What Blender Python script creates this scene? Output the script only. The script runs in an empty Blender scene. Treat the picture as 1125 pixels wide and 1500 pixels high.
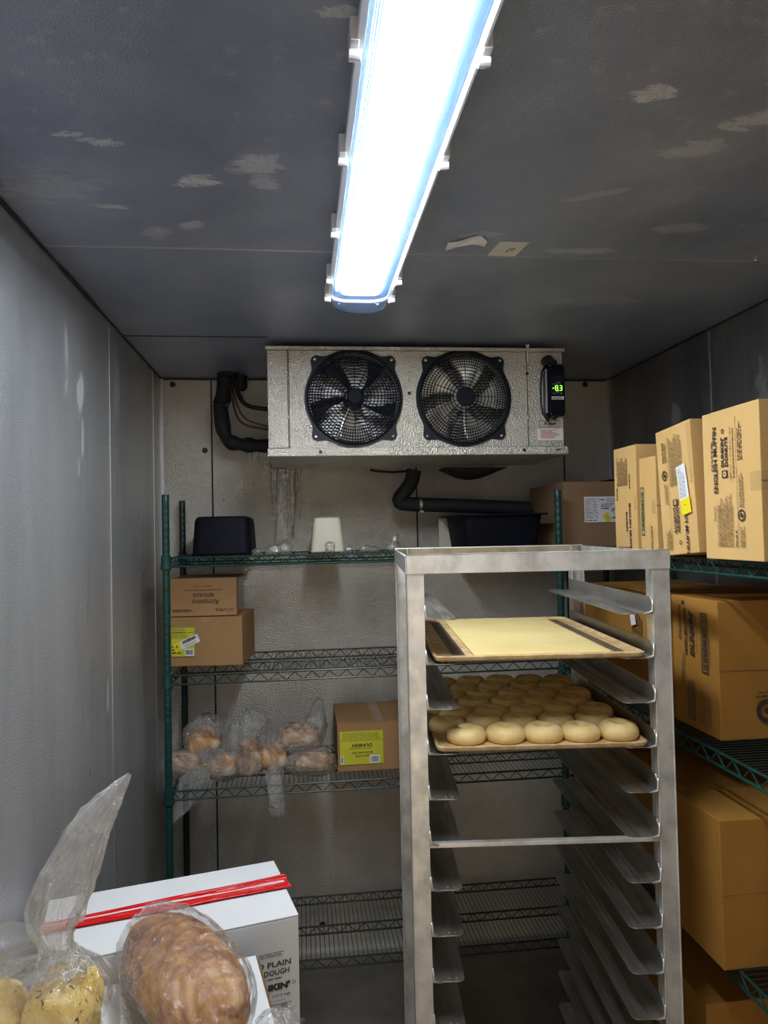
import bpy, bmesh, math, random
from mathutils import Vector, Matrix, noise
random.seed(7)
PI = math.pi
SC = bpy.context.scene
COL = SC.collection

# ------------------------------------------------------------------ helpers
class MB:
    def __init__(s): s.bm = bmesh.new()
    def box(s, x0, x1, y0, y1, z0, z1, m=None):
        vs = [s.bm.verts.new(p) for p in ((x0,y0,z0),(x1,y0,z0),(x1,y1,z0),(x0,y1,z0),(x0,y0,z1),(x1,y0,z1),(x1,y1,z1),(x0,y1,z1))]
        if m is not None:
            for v in vs: v.co = m @ v.co
        for f in ((0,3,2,1),(4,5,6,7),(0,1,5,4),(1,2,6,5),(2,3,7,6),(3,0,4,7)): s.bm.faces.new([vs[i] for i in f])
        return s
    def tube(s, pts, r, n=8, caps=True):
        pts = [Vector(p) for p in pts]
        rs = r if isinstance(r, (list, tuple)) else [r]*len(pts)
        rings = []; up = None
        for i, p in enumerate(pts):
            a = pts[max(i-1,0)]; b = pts[min(i+1,len(pts)-1)]
            t = (b-a)
            if t.length < 1e-9: t = Vector((0,0,1))
            t.normalize()
            if up is None: up = Vector((0,0,1)) if abs(t.z) < .9 else Vector((1,0,0))
            e1 = t.cross(up)
            if e1.length < 1e-4: e1 = t.cross(Vector((0.3,.9,.1)))
            e1.normalize(); e2 = e1.cross(t).normalized(); up = e2
            rings.append([s.bm.verts.new(p + rs[i]*(e1*math.cos(k*2*PI/n)+e2*math.sin(k*2*PI/n))) for k in range(n)])
        for i in range(len(rings)-1):
            for k in range(n):
                s.bm.faces.new((rings[i][k], rings[i][(k+1)%n], rings[i+1][(k+1)%n], rings[i+1][k]))
        if caps:
            s.bm.faces.new(rings[0]); s.bm.faces.new(rings[-1][::-1])
        return s
    def lathe(s, prof, c=(0,0,0), ax='z', n=32, closed=False):
        rings = []
        for r, h in prof:
            ring = []
            for k in range(n):
                a = k*2*PI/n; x, y = r*math.cos(a), r*math.sin(a)
                p = (x,y,h) if ax == 'z' else ((x,h,y) if ax == 'y' else (h,x,y))
                ring.append(s.bm.verts.new(Vector(c)+Vector(p)))
            rings.append(ring)
        m = len(rings)
        for i in range(m if closed else m-1):
            j = (i+1) % m
            for k in range(n):
                s.bm.faces.new((rings[i][k], rings[i][(k+1)%n], rings[j][(k+1)%n], rings[j][k]))
        if not closed:
            if prof[0][0] > 1e-6: s.bm.faces.new(rings[0])
            if prof[-1][0] > 1e-6: s.bm.faces.new(rings[-1])
        return s
    def quad(s, *ps):
        s.bm.faces.new([s.bm.verts.new(p) for p in ps]); return s
    def prism(s, poly, f0, f1):
        # poly: list of 2d points; f0,f1 map 2d -> 3d for the two ends
        a = [s.bm.verts.new(f0(*p)) for p in poly]; b = [s.bm.verts.new(f1(*p)) for p in poly]; n = len(poly)
        for i in range(n): s.bm.faces.new((a[i], a[(i+1)%n], b[(i+1)%n], b[i]))
        s.bm.faces.new(a[::-1]); s.bm.faces.new(b)
        return s
    def grid(s, nu, nv, f, wrap=False):
        vs = [[s.bm.verts.new(f(i, j)) for j in range(nv)] for i in range(nu)]
        for i in range(nu-1):
            for j in range(nv if wrap else nv-1):
                s.bm.faces.new((vs[i][j], vs[i][(j+1)%nv], vs[i+1][(j+1)%nv], vs[i+1][j]))
        return vs
    def build(s, name, mat, parent=None, smooth=False, bevel=0, loc=None, rz=0, weld=True):
        bm = s.bm
        if weld: bmesh.ops.remove_doubles(bm, verts=bm.verts, dist=1e-6)
        bmesh.ops.recalc_face_normals(bm, faces=bm.faces)
        if bevel:
            es = [e for e in bm.edges if len(e.link_faces) == 2 and e.calc_face_angle(0) > .6]
            bmesh.ops.bevel(bm, geom=es, offset=bevel, segments=2, affect='EDGES', profile=.6)
        if smooth:
            for f in bm.faces: f.smooth = True
        me = bpy.data.meshes.new(name); bm.to_mesh(me); bm.free()
        if mat: me.materials.append(mat)
        o = bpy.data.objects.new(name, me); COL.objects.link(o)
        if parent: o.parent = parent
        if loc: o.location = loc
        if rz: o.rotation_euler[2] = rz
        if smooth == 'auto':
            me.set_sharp_from_angle(angle=.6)
        return o

def tag(o, label=None, cat=None, group=None, kind=None):
    if label: o['label'] = label
    if cat: o['category'] = cat
    if group: o['group'] = group
    if kind: o['kind'] = kind
    return o
def empty(name, loc, label, cat, group=None, rz=0):
    o = bpy.data.objects.new(name, None); COL.objects.link(o)
    o.empty_display_size = .05; o.location = loc; o.rotation_euler[2] = rz
    return tag(o, label, cat, group)
def copy_tree(o, parent=None):
    c = o.copy(); COL.objects.link(c)
    if parent: c.parent = parent
    for ch in [k for k in bpy.data.objects if k.parent == o]: copy_tree(ch, c)
    return c

# ------------------------------------------------------------------ materials
def mat(name, col, rough=.5, metal=0., spec=.5, **k):
    m = bpy.data.materials.new(name); m.use_nodes = True
    b = m.node_tree.nodes['Principled BSDF']
    b.inputs['Base Color'].default_value = (*col, 1); b.inputs['Roughness'].default_value = rough
    b.inputs['Metallic'].default_value = metal; b.inputs['Specular IOR Level'].default_value = spec
    m['b'] = 1
    return m
class NT:
    def __init__(s, m): s.t = m.node_tree; s.n = s.t.nodes; s.l = s.t.links; s.b = s.n.get('Principled BSDF')
    def new(s, ty, **k):
        o = s.n.new(ty)
        for a, v in k.items():
            if a in o.bl_rna.properties: setattr(o, a, v)
        return o
    def set(s, node, inp, v):
        if hasattr(v, 'is_output'): s.l.new(v, node.inputs[inp])
        else: node.inputs[inp].default_value = v
    def noise(s, scale, detail=4, rough=.55, vec=None, dist=0):
        o = s.new('ShaderNodeTexNoise'); s.set(o,'Scale',scale); s.set(o,'Detail',detail); s.set(o,'Roughness',rough); s.set(o,'Distortion',dist)
        if vec is not None: s.l.new(vec, o.inputs['Vector'])
        return o.outputs['Fac']
    def coord(s, kind='Object', scale=None):
        o = s.new('ShaderNodeTexCoord').outputs[kind]
        if scale:
            mp = s.new('ShaderNodeMapping'); s.l.new(o, mp.inputs['Vector']); mp.inputs['Scale'].default_value = scale; return mp.outputs[0]
        return o
    def ramp(s, fac, stops):
        o = s.new('ShaderNodeValToRGB'); e = o.color_ramp.elements
        while len(e) < len(stops): e.new(.5)
        for i, (p, c) in enumerate(stops):
            e[i].position = p; e[i].color = (*c, 1) if hasattr(c, '__len__') else (c, c, c, 1)
        s.l.new(fac, o.inputs[0]); return o.outputs[0]
    def math(s, op, a, b=0., c=None):
        o = s.new('ShaderNodeMath'); o.operation = op; s.set(o, 0, a); s.set(o, 1, b)
        if c is not None: s.set(o, 2, c)
        return o.outputs[0]
    def mixc(s, f, a, b):
        o = s.new('ShaderNodeMix'); o.data_type = 'RGBA'
        s.set(o, 0, f)
        for i, v in ((6, a), (7, b)):
            if hasattr(v, 'is_output'): s.l.new(v, o.inputs[i])
            else: o.inputs[i].default_value = (*v, 1)
        return o.outputs[2]
    def bump(s, h, strength=.3, dist=.001):
        o = s.new('ShaderNodeBump'); s.set(o,'Strength',strength); s.set(o,'Distance',dist); s.l.new(h, o.inputs['Height'])
        s.l.new(o.outputs[0], s.b.inputs['Normal']); return o
def noisy(name, c1, c2, rough=.5, metal=0., scale=6., bump=0., bscale=200., bdist=.001, stretch=None, lo=.35, hi=.65, spec=.5, rr=None):
    m = mat(name, c1, rough, metal, spec); t = NT(m)
    v = t.coord('Object', stretch)
    f = t.noise(scale, 5, .6, v)
    t.l.new(t.ramp(f, [(lo, c1), (hi, c2)]), t.b.inputs['Base Color'])
    if rr: t.l.new(t.ramp(t.noise(scale*1.7, 4, .6, v), [(.3, rr[0]), (.7, rr[1])]), t.b.inputs['Roughness'])
    if bump: t.bump(t.noise(bscale, 2, .5, t.coord('Object')), bump, bdist)
    return m

def wallmat(name, c1, c2, patch, rough, metal, patches=(), plane=None, streak=(1,1,1), emboss=.5, escale=170, facing_scale=2.0):
    """embossed sheet metal with grime clouds and scraped frost patches at given places (world metres)"""
    m = mat(name, c1, rough, metal); t = NT(m)
    P = t.coord('Object'); S = t.coord('Object', streak)
    big = t.noise(facing_scale, 6, .62, S)
    col = t.ramp(big, [(.32, c1), (.68, c2)])
    spk = t.ramp(t.noise(26, 6, .7, S), [(.55, 0.), (.74, 1.)])
    gate = t.ramp(t.noise(1.7, 3, .5, P), [(.46, 0.), (.62, 1.)])
    mask = t.math('MULTIPLY', t.math('MULTIPLY', spk, gate), .35)
    if patches:
        sx = t.new('ShaderNodeSeparateXYZ'); t.l.new(P, sx.inputs[0])
        a, b = [sx.outputs[i] for i in plane]
        dn = t.math('SUBTRACT', t.noise(18, 8, .78, t.coord('Object', (.6,1.5,1.) if plane == (0,1) else (1,1,.6)), .8), .5)
        grain = t.ramp(t.noise(120, 4, .7, P), [(.3, .45), (.6, 1.)])
        for (pa, pb, ra, rb, ang, amt) in patches:
            ca, sa = math.cos(ang), math.sin(ang)*(-1 if plane == (0,1) else 1)
            da = t.math('SUBTRACT', a, pa); db = t.math('SUBTRACT', b, pb)
            u = t.math('DIVIDE', t.math('ADD', t.math('MULTIPLY', da, ca), t.math('MULTIPLY', db, sa)), ra)
            v = t.math('DIVIDE', t.math('SUBTRACT', t.math('MULTIPLY', db, ca), t.math('MULTIPLY', da, sa)), rb)
            d = t.math('ADD', t.math('MULTIPLY', u, u), t.math('MULTIPLY', v, v))
            d = t.math('MULTIPLY_ADD', dn, 6.5, d)
            k = t.math('MULTIPLY', t.ramp(d, [(.55, 1.), (1.0, 0.)]), amt)
            mask = t.math('MAXIMUM', mask, t.math('MULTIPLY', k, grain))
    t.l.new(t.mixc(mask, col, patch), t.b.inputs['Base Color'])
    t.l.new(t.math('SUBTRACT', metal, t.math('MULTIPLY', mask, metal*.9)), t.b.inputs['Metallic'])
    rv = t.ramp(t.noise(3.1, 5, .65, S), [(.3, rough-.07), (.7, rough+.1)])
    t.l.new(rv, t.b.inputs['Roughness'])
    t.bump(t.noise(escale, 2, .5, P), emboss, .005)
    return m

CEIL_P = [(.546,1.03,.04,.028,.3,.8),(.744,1.09,.05,.025,.2,.6),(.69,1.18,.06,.03,.2,.42),(-.34,1.228,.05,.02,-.2,.8),(-.18,1.357,.05,.022,.25,.85),
          (-.075,1.29,.065,.04,.5,.6),(-.06,1.345,.03,.04,.2,.5),(-.37,1.474,.045,.012,-.1,.75),(-.22,1.554,.03,.02,.6,.5),(.67,1.64,.09,.02,.05,.4),
          (-.47,1.40,.12,.07,.2,.28),(.59,1.36,.07,.015,.5,.3),(.062,.90,.04,.015,0,.7),(-.30,1.60,.04,.03,.8,.35),(.42,1.56,.05,.02,.2,.35),(.85,1.50,.06,.03,0,.3),(.86,2.0,.14,.05,0,.22)]
M = {}
M['ceil'] = wallmat('ceiling_metal', (.27,.32,.44), (.43,.48,.60), (.85,.86,.88), .36, .4, CEIL_P, (0,1), (1,1,1), .3, 260, 2.2)  # blue cast around the lamp painted into the ceiling colours
LEFT_P = [(1.856,2.215,.015,.10,0,.6),(1.971,2.14,.028,.06,-.1,.85),(1.985,2.03,.012,.07,0,.7),(2.35,2.25,.04,.12,0,.35),(2.21,1.29,.012,.05,0,.85),(1.95,1.95,.012,.03,0,.45),(1.9,1.62,.01,.03,0,.4)]
M['wall_l'] = wallmat('left_wall_metal', (.50,.51,.53), (.72,.73,.75), (.92,.92,.94), .32, .66, LEFT_P, (1,2), (1.6,1.6,.28), .5, 260, 1.9)
M['wall_b'] = wallmat('back_wall_metal', (.50,.475,.425), (.72,.69,.62), (.80,.77,.70), .34, .52, (), None, (1,1,.8), 1.0, 175, 3.0)
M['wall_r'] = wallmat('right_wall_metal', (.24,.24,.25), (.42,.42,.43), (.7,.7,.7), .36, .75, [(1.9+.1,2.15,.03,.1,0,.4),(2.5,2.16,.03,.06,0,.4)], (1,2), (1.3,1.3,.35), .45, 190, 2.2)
M['floor'] = noisy('floor_metal', (.17,.15,.13), (.27,.24,.21), .5, .5, 3, .4, 160)
M['galv'] = wallmat('galvanised_housing', (.60,.58,.53), (.76,.73,.66), (.85,.84,.8), .32, .66, (), None, (1,1,1), 1.0, 190, 6)
M['seam_d'] = mat('dark_seam', (.03,.03,.03), .6)
M['seam_l'] = mat('bright_seam', (.62,.62,.62), .35, .8)
M['caulk'] = noisy('black_caulk', (.012,.012,.014), (.05,.05,.055), .55, scale=30)
M['alu'] = noisy('scuffed_aluminium', (.46,.45,.43), (.76,.75,.73), .36, .5, 13, .3, 90, stretch=(1.3,1.3,1), rr=(.30,.48), lo=.30, hi=.58)
M['alu_run'] = noisy('dull_runner_aluminium', (.30,.285,.255), (.52,.50,.46), .38, .8, 16, .2, 60, stretch=(2,.25,1), rr=(.27,.5))
M['weld'] = mat('weld_bead', (.75,.75,.73), .35, .8)
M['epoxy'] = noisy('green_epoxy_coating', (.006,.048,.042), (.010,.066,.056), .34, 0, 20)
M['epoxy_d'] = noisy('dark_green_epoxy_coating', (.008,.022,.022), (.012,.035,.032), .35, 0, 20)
M['kraft'] = noisy('kraft_cardboard', (.46,.27,.105), (.53,.32,.135), .78, 0, 3, .12, 60, stretch=(1,1,.4), spec=.25)
M['kraft_l'] = noisy('light_kraft_cardboard', (.66,.41,.155), (.74,.48,.195), .75, 0, 3, .12, 60, stretch=(1,1,.4), spec=.25)
M['kraft_d'] = noisy('brown_cardboard', (.26,.155,.085), (.31,.19,.105), .75, 0, 3, .12, 60, spec=.25)
M['kraft_o'] = noisy('orange_kraft_cardboard', (.37,.175,.032), (.44,.225,.048), .72, 0, 3, .12, 60, spec=.25)
M['kraft_m'] = noisy('mid_brown_cardboard', (.36,.20,.085), (.42,.24,.11), .75, 0, 3, .12, 60, spec=.25)
M['kraft_in'] = mat('cardboard_edge', (.25,.14,.06), .85)
M['white_card'] = noisy('white_cardboard', (.70,.70,.70), (.78,.78,.78), .6, 0, 4, .06, 60, spec=.3)
M['ink'] = mat('black_ink', (.05,.035,.025), .7)
M['ink_b'] = mat('brown_ink', (.20,.115,.045), .75)
M['ink_g'] = mat('green_ink', (.02,.09,.06), .7)
M['ink_r'] = mat('red_ink', (.55,.06,.04), .6)
M['paper'] = mat('white_paper', (.82,.82,.84), .5)
M['yellow'] = mat('yellow_sticker', (.88,.72,.02), .5)
M['ylabel'] = noisy('lime_label', (.58,.56,.03), (.68,.65,.05), .5, scale=8)
M['black'] = noisy('black_plastic', (.008,.010,.018), (.014,.016,.026), .42, 0, 8)
M['tub'] = noisy('navy_black_plastic', (.003,.004,.009), (.005,.006,.012), .6, 0, 5, spec=.14)
M['foam'] = noisy('black_foam_insulation', (.008,.009,.014), (.02,.02,.026), .7, 0, 40, .4, 90)
M['cream'] = noisy('cream_plastic', (.66,.62,.50), (.74,.70,.58), .42, 0, 4)
M['copper'] = mat('dull_copper_tube', (.16,.10,.08), .35, .8)
M['steel'] = mat('bright_steel', (.6,.6,.6), .25, 1)
M['screen'] = mat('dark_screen', (.01,.016,.03), .18)
M['clearblack'] = mat('cable_black', (.015,.015,.02), .4)
M['fin'] = None
def emis(name, col, s):
    m = bpy.data.materials.new(name); m.use_nodes = True; t = m.node_tree; t.nodes.clear()
    e = t.nodes.new('ShaderNodeEmission'); e.inputs[0].default_value = (*col, 1); e.inputs[1].default_value = s
    o = t.nodes.new('ShaderNodeOutputMaterial'); t.links.new(e.outputs[0], o.inputs[0]); return m
M['led'] = emis('led_strip_light', (.96,.98,1.0), 31.)
M['digit'] = emis('green_led_digit', (.25,1.0,.05), 2.2)
def film(name, tint=(1,1,1), body=.16, gloss=.32, rough=.12, bscale=38, bstr=.9, bdist=.006, milk=(.8,.8,.8), fm=1.6):
    m = bpy.data.materials.new(name); m.use_nodes = True; t = NT(m); t.n.remove(t.b)
    out = t.n.get('Material Output')
    tr = t.new('ShaderNodeBsdfTransparent'); tr.inputs[0].default_value = (*tint, 1)
    gl = t.new('ShaderNodeBsdfGlossy'); gl.inputs['Roughness'].default_value = rough; gl.inputs[0].default_value = (.95,.95,.95,1)
    di = t.new('ShaderNodeBsdfDiffuse'); di.inputs[0].default_value = (*milk, 1)
    tl = t.new('ShaderNodeBsdfTranslucent'); tl.inputs[0].default_value = (*milk, 1)
    P = t.coord('Object')
    n1 = t.noise(bscale, 5, .6, P, 1.2); n2 = t.noise(bscale*3.2, 3, .6, P, 1.5)
    vo = t.new('ShaderNodeTexVoronoi'); vo.inputs['Scale'].default_value = bscale*1.3
    dv = t.new('ShaderNodeVectorMath'); dv.operation = 'ADD'; cn = t.new('ShaderNodeTexNoise'); cn.inputs['Scale'].default_value = bscale*.6; t.l.new(P, cn.inputs['Vector'])
    sc_ = t.new('ShaderNodeVectorMath'); sc_.operation = 'SCALE'; sc_.inputs['Scale'].default_value = 1.6/bscale; t.l.new(cn.outputs['Color'], sc_.inputs[0])
    t.l.new(P, dv.inputs[0]); t.l.new(sc_.outputs[0], dv.inputs[1]); t.l.new(dv.outputs[0], vo.inputs['Vector'])
    h = t.math('ADD', n1, t.math('ADD', t.math('MULTIPLY', n2, .35), t.math('MULTIPLY', vo.outputs['Distance'], .9)))
    bp = t.new('ShaderNodeBump'); bp.inputs['Strength'].default_value = bstr; bp.inputs['Distance'].default_value = bdist; t.l.new(h, bp.inputs['Height'])
    bq = t.new('ShaderNodeBump'); bq.inputs['Strength'].default_value = bstr*.35; bq.inputs['Distance'].default_value = bdist*.3; t.l.new(h, bq.inputs['Height'])
    t.l.new(bp.outputs[0], gl.inputs['Normal'])
    for s in (di, tl): t.l.new(bq.outputs[0], s.inputs['Normal'])
    fr = t.new('ShaderNodeLayerWeight'); fr.inputs[0].default_value = .5; t.l.new(bp.outputs[0], fr.inputs['Normal'])
    frv = t.math('MULTIPLY_ADD', t.math('POWER', fr.outputs['Facing'], 4.), .55, .075)
    a = t.new('ShaderNodeMixShader'); a.inputs[0].default_value = .5; t.l.new(di.outputs[0], a.inputs[1]); t.l.new(tl.outputs[0], a.inputs[2])
    b = t.new('ShaderNodeMixShader'); t.l.new(t.math('MULTIPLY', t.ramp(n1, [(.35, .45), (.7, 1.)]), body), b.inputs[0]); t.l.new(tr.outputs[0], b.inputs[1]); t.l.new(a.outputs[0], b.inputs[2])
    c = t.new('ShaderNodeMixShader'); t.l.new(t.math('MINIMUM', t.math('MULTIPLY_ADD', frv, fm, gloss*.12), .9), c.inputs[0]); t.l.new(b.outputs[0], c.inputs[1]); t.l.new(gl.outputs[0], c.inputs[2])
    t.l.new(c.outputs[0], out.inputs[0]); return m
M['film'] = film('crinkled_clear_film', body=.10, rough=.06, bscale=30, bstr=1., bdist=.014, fm=1.5, gloss=.25, milk=(.92,.92,.92))
M['film2'] = film('milky_clear_film', body=.36, rough=.09, bscale=16, bstr=1., bdist=.016, fm=1.5, gloss=.25, milk=(1.,1.,1.))
M['film4'] = film('tight_clear_film', body=.05, rough=.06, bscale=24, bstr=1., bdist=.012, fm=1.4, gloss=.25, milk=(.95,.95,.95))
M['film3'] = film('cloudy_bag_film', body=.20, rough=.08, bscale=24, bstr=1., bdist=.018, fm=2.3, gloss=.3, milk=(.95,.95,.95))
M['tape'] = film('packing_tape', fm=.6, body=.06, gloss=.1, bscale=15, bstr=.3, milk=(.85,.68,.45))
M['cover'] = film('ribbed_lamp_cover', tint=(.93,.97,1.0), body=.012, gloss=.0, bscale=3, bstr=0., rough=.1, milk=(.25,.5,1.0), fm=.5)  # blue of the lens halo put into the cover's milk and tint
M['ice'] = film('frosty_ice', body=.42, bscale=30, bstr=.6, milk=(.85,.84,.80))
M['redtape'] = mat('red_tape', (.72,.004,.006), .22)
_t = NT(M['redtape']); _t.bump(_t.noise(9, 3, .5, _t.coord('Object', (1.2,9,9)), 1.), 1., .012)
M['lampbody'] = mat('white_lamp_housing', (.80,.80,.82), .4)
M['halo_blue'] = mat('blue_halo_plate', (.10,.22,.48), .5)  # blue halo along the lamp edges, painted as a plate colour
M['clip'] = mat('clear_plastic_clip', (.72,.72,.74), .3)
M['blade'] = mat('black_fan_blade', (.02,.022,.03), .35)
M['blade_s'] = mat('silver_lit_fan_blade', (.80,.77,.68), .35, .45)  # silver; on the left fan it paints a lit look onto one blade
M['guard'] = mat('black_fan_guard', (.010,.013,.022), .5, 0, .3)
M['badge'] = mat('matt_black_badge', (.012,.015,.026), .75, 0, .2)
M['dough'] = noisy('pale_bagel_dough', (.78,.56,.22), (.87,.67,.32), .5, 0, 24, .25, 35, .003, spec=.4)
M['tan'] = noisy('stained_sheet_pan', (.50,.33,.15), (.68,.49,.26), .5, 0, 30, .2, 90, lo=.4, hi=.6)
M['tan_d'] = noisy('dark_burnt_strip', (.10,.075,.05), (.16,.12,.08), .5, 0, 30)
M['sheet'] = noisy('yellow_dough_sheet', (.80,.62,.25), (.86,.70,.32), .55, 0, 5, .05, 60)
M['fineback'] = mat('coil_fins', (.62,.62,.62), .4, .45)
def bread(name, crust, pale, flour, fs=7., bs=60, bd=.003, lo=.42, hi=.6, spots=0):
    m = mat(name, crust, .6, 0, .35); t = NT(m); P = t.coord('Object')
    c = t.ramp(t.noise(fs, 5, .6, P, .6), [(lo, crust), ((lo+hi)/2, pale), (hi, flour)])
    if spots:
        s = t.ramp(t.noise(70, 2, .5, P, 1.5), [(.63, 0.), (.68, 1.)])
        c = t.mixc(s, c, (.05,.03,.015))
    t.l.new(c, t.b.inputs['Base Color']); t.bump(t.noise(bs, 4, .6, P), .7, bd); return m
M['loaf'] = bread('golden_brown_crust', (.20,.068,.014), (.44,.19,.042), (.58,.33,.11), 14, 60, .005, .36, .68)
M['bun'] = bread('floury_brown_crust', (.34,.12,.03), (.60,.36,.16), (.78,.66,.48), 8, 70, .003, .42, .62)
M['yellowbun'] = bread('yellow_speckled_dough', (.66,.42,.07), (.82,.60,.15), (.88,.70,.26), 9, 50, .002, .35, .65, 1)

# ------------------------------------------------------------------ lettering
def text_mesh(s, bold=0., shear=0.):
    cu = bpy.data.curves.new('t', 'FONT'); cu.body = s; cu.offset = bold; cu.shear = shear; cu.resolution_u = 2
    o = bpy.data.objects.new('t', cu); me = bpy.data.meshes.new_from_object(o)
    bpy.data.objects.remove(o); bpy.data.curves.remove(cu)
    return me
class Face:
    """flat decal layer on a face; u to the right, v up as seen from outside, metres from the face centre"""
    def __init__(s, c, u, v):
        s.c = Vector(c); s.u = Vector(u).normalized(); s.v = Vector(v).normalized(); s.n = s.u.cross(s.v); s.mb = {}
    def P(s, a, b, h=.0006): return s.c + s.u*a + s.v*b + s.n*h
    def get(s, key):
        k = (getattr(s, 'cur', None) or ('printed_bar', len(s.mb)), key)
        if k not in s.mb: s.mb[k] = MB()
        return s.mb[k].bm
    def rect(s, u0, u1, v0, v1, key='ink', h=.0006, rot=0, t=0):
        cu, cv = (u0+u1)/2, (v0+v1)/2; a, b = (u1-u0)/2, (v1-v0)/2; c, q = math.cos(rot), math.sin(rot)
        pts = [(cu+x*c-y*q, cv+x*q+y*c) for x, y in ((-a,-b),(a,-b),(a,b),(-a,b))]
        bm = s.get(key); bm.faces.new([bm.verts.new(s.P(x, y, h)) for x, y in pts])
    def txt(s, body, cu, cv, w, hgt, rot=0, key='ink', bold=0., shear=0., h=.0006):
        s.cur = ('printed_lettering', round(cu,3), round(cv,3)); me = text_mesh(body, bold, shear); bm = s.get(key); s.cur = None
        xs = [v.co.x for v in me.vertices]; ys = [v.co.y for v in me.vertices]
        if not xs: return
        x0, x1, y0, y1 = min(xs), max(xs), min(ys), max(ys); c, q = math.cos(rot), math.sin(rot)
        vs = []
        for v in me.vertices:
            x = ((v.co.x-x0)/(x1-x0)-.5)*w; y = ((v.co.y-y0)/max(y1-y0,1e-6)-.5)*hgt
            vs.append(bm.verts.new(s.P(cu+x*c-y*q, cv+x*q+y*c, h)))
        for p in me.polygons:
            try: bm.faces.new([vs[i] for i in p.vertices])
            except ValueError: pass
        bpy.data.meshes.remove(me)
    def para(s, u0, u1, v0, v1, rows, rot=0, key='ink_b', h=.0006, fill=.5, seg=.012):
        """rows of small unreadable print; rot 0 = horizontal rows, 1 = vertical rows"""
        s.cur = ('small_print', round(u0,3), round(v0,3))
        L0, L1, R0, R1 = (u0, u1, v0, v1) if not rot else (v0, v1, u0, u1)
        st = (R1-R0)/rows
        for i in range(rows):
            r0 = R0+st*(i+.5)-st*fill/2; r1 = r0+st*fill; p = L0; end = L1-random.random()*(L1-L0)*.25
            while p < end:
                q = min(p+seg*(.3+random.random()), end)
                if rot: s.rect(r0, r1, p, q, key, h)
                else: s.rect(p, q, r0, r1, key, h)
                p = q+seg*.18
        s.cur = None
    def barcode(s, u0, u1, v0, v1, vertical=False, key='ink', h=.0006):
        s.cur = ('printed_barcode', round(u0,3), round(v0,3)); p, e = (v0, v1) if vertical else (u0, u1); w = (e-p)/46
        while p < e:
            q = p+w*random.choice((.5,1,1.5))
            if vertical: s.rect(u0, u1, p, min(q,e), key, h)
            else: s.rect(p, min(q,e), v0, v1, key, h)
            p = q+w*random.choice((.5,1,1.2))
        s.cur = None
    def frame(s, u0, u1, v0, v1, t, key='ink', h=.0006):
        s.cur = ('printed_frame', round(u0,3)); s.rect(u0,u1,v0,v0+t,key,h); s.rect(u0,u1,v1-t,v1,key,h); s.rect(u0,u0+t,v0+t,v1-t,key,h); s.rect(u1-t,u1,v0+t,v1-t,key,h); s.cur = None
    def ring(s, cu, cv, r0, r1, key='ink', h=.0006, a0=0, a1=2*PI, n=28):
        s.cur = ('round_mark', round(cu,3), round(cv,3)); bm = s.get(key); s.cur = None
        for i in range(n):
            a, b = a0+(a1-a0)*i/n, a0+(a1-a0)*(i+1)/n
            bm.faces.new([bm.verts.new(s.P(cu+r*math.cos(t), cv+r*math.sin(t), h)) for r, t in ((r0,a),(r1,a),(r1,b),(r0,b))])
    def flush(s, parent, name=None):
        out = []; grp = {}
        for (cur, key), m in s.mb.items():
            if name is None: out.append(m.build(cur[0], M[key], parent))
            else: grp.setdefault(key, []).append(m)
        for key, ms in grp.items():
            t_ = ms[0]
            for m in ms[1:]:
                for f_ in m.bm.faces: t_.bm.faces.new([t_.bm.verts.new(v.co) for v in f_.verts])
                m.bm.free()
            out.append(t_.build(name, M[key], parent))
        s.mb = {}; s.cur = None; return out
def sticker(face, parent, cu, cv, w, hgt, rot=0, key='paper', name='label_sticker', h=.0009):
    c, q = math.cos(rot), math.sin(rot)
    mb = MB(); pts = [(cu+x*c-y*q, cv+x*q+y*c) for x, y in ((-w/2,-hgt/2),(w/2,-hgt/2),(w/2,hgt/2),(-w/2,hgt/2))]
    mb.prism(pts, lambda x, y: face.P(x, y, h-.0006), lambda x, y: face.P(x, y, h))
    st = mb.build(name, M[key], parent)
    ctr = face.P(cu, cv, 0)
    f = Face(ctr, face.u*c+face.v*q, face.v*c-face.u*q)
    f.base = h+.0004
    return st, f

# ------------------------------------------------------------------ camera
def camera():
    yaw, pitch, roll = 0.11434176, 0.02790844, -0.02084738
    cy, sy, cp, sp = math.cos(yaw), math.sin(yaw), math.cos(pitch), math.sin(pitch)
    f = Vector((sy*cp, cy*cp, sp)); r0 = Vector((cy, -sy, 0)); u0 = r0.cross(f)
    r = math.cos(roll)*r0+math.sin(roll)*u0; u = -math.sin(roll)*r0+math.cos(roll)*u0
    cd = bpy.data.cameras.new('camera'); cam = bpy.data.objects.new('camera', cd); COL.objects.link(cam)
    m = Matrix((r, u, -f)).transposed().to_4x4(); m.translation = (0, 0, 1.76); cam.matrix_world = m
    cd.sensor_fit = 'VERTICAL'; cd.sensor_height = 36; cd.lens = 36*1060/1500; cd.clip_start = .02
    SC.camera = cam
camera()
SC.view_settings.view_transform = 'Standard'; SC.view_settings.look = 'None'
SC.view_settings.exposure = .95; SC.view_settings.gamma = 1; SC.view_settings.use_curve_mapping = False
w = bpy.data.worlds.new('world'); SC.world = w; w.use_nodes = True
w.node_tree.nodes['Background'].inputs[0].default_value = (1.0, .80, .56, 1); w.node_tree.nodes['Background'].inputs[1].default_value = .85

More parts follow.
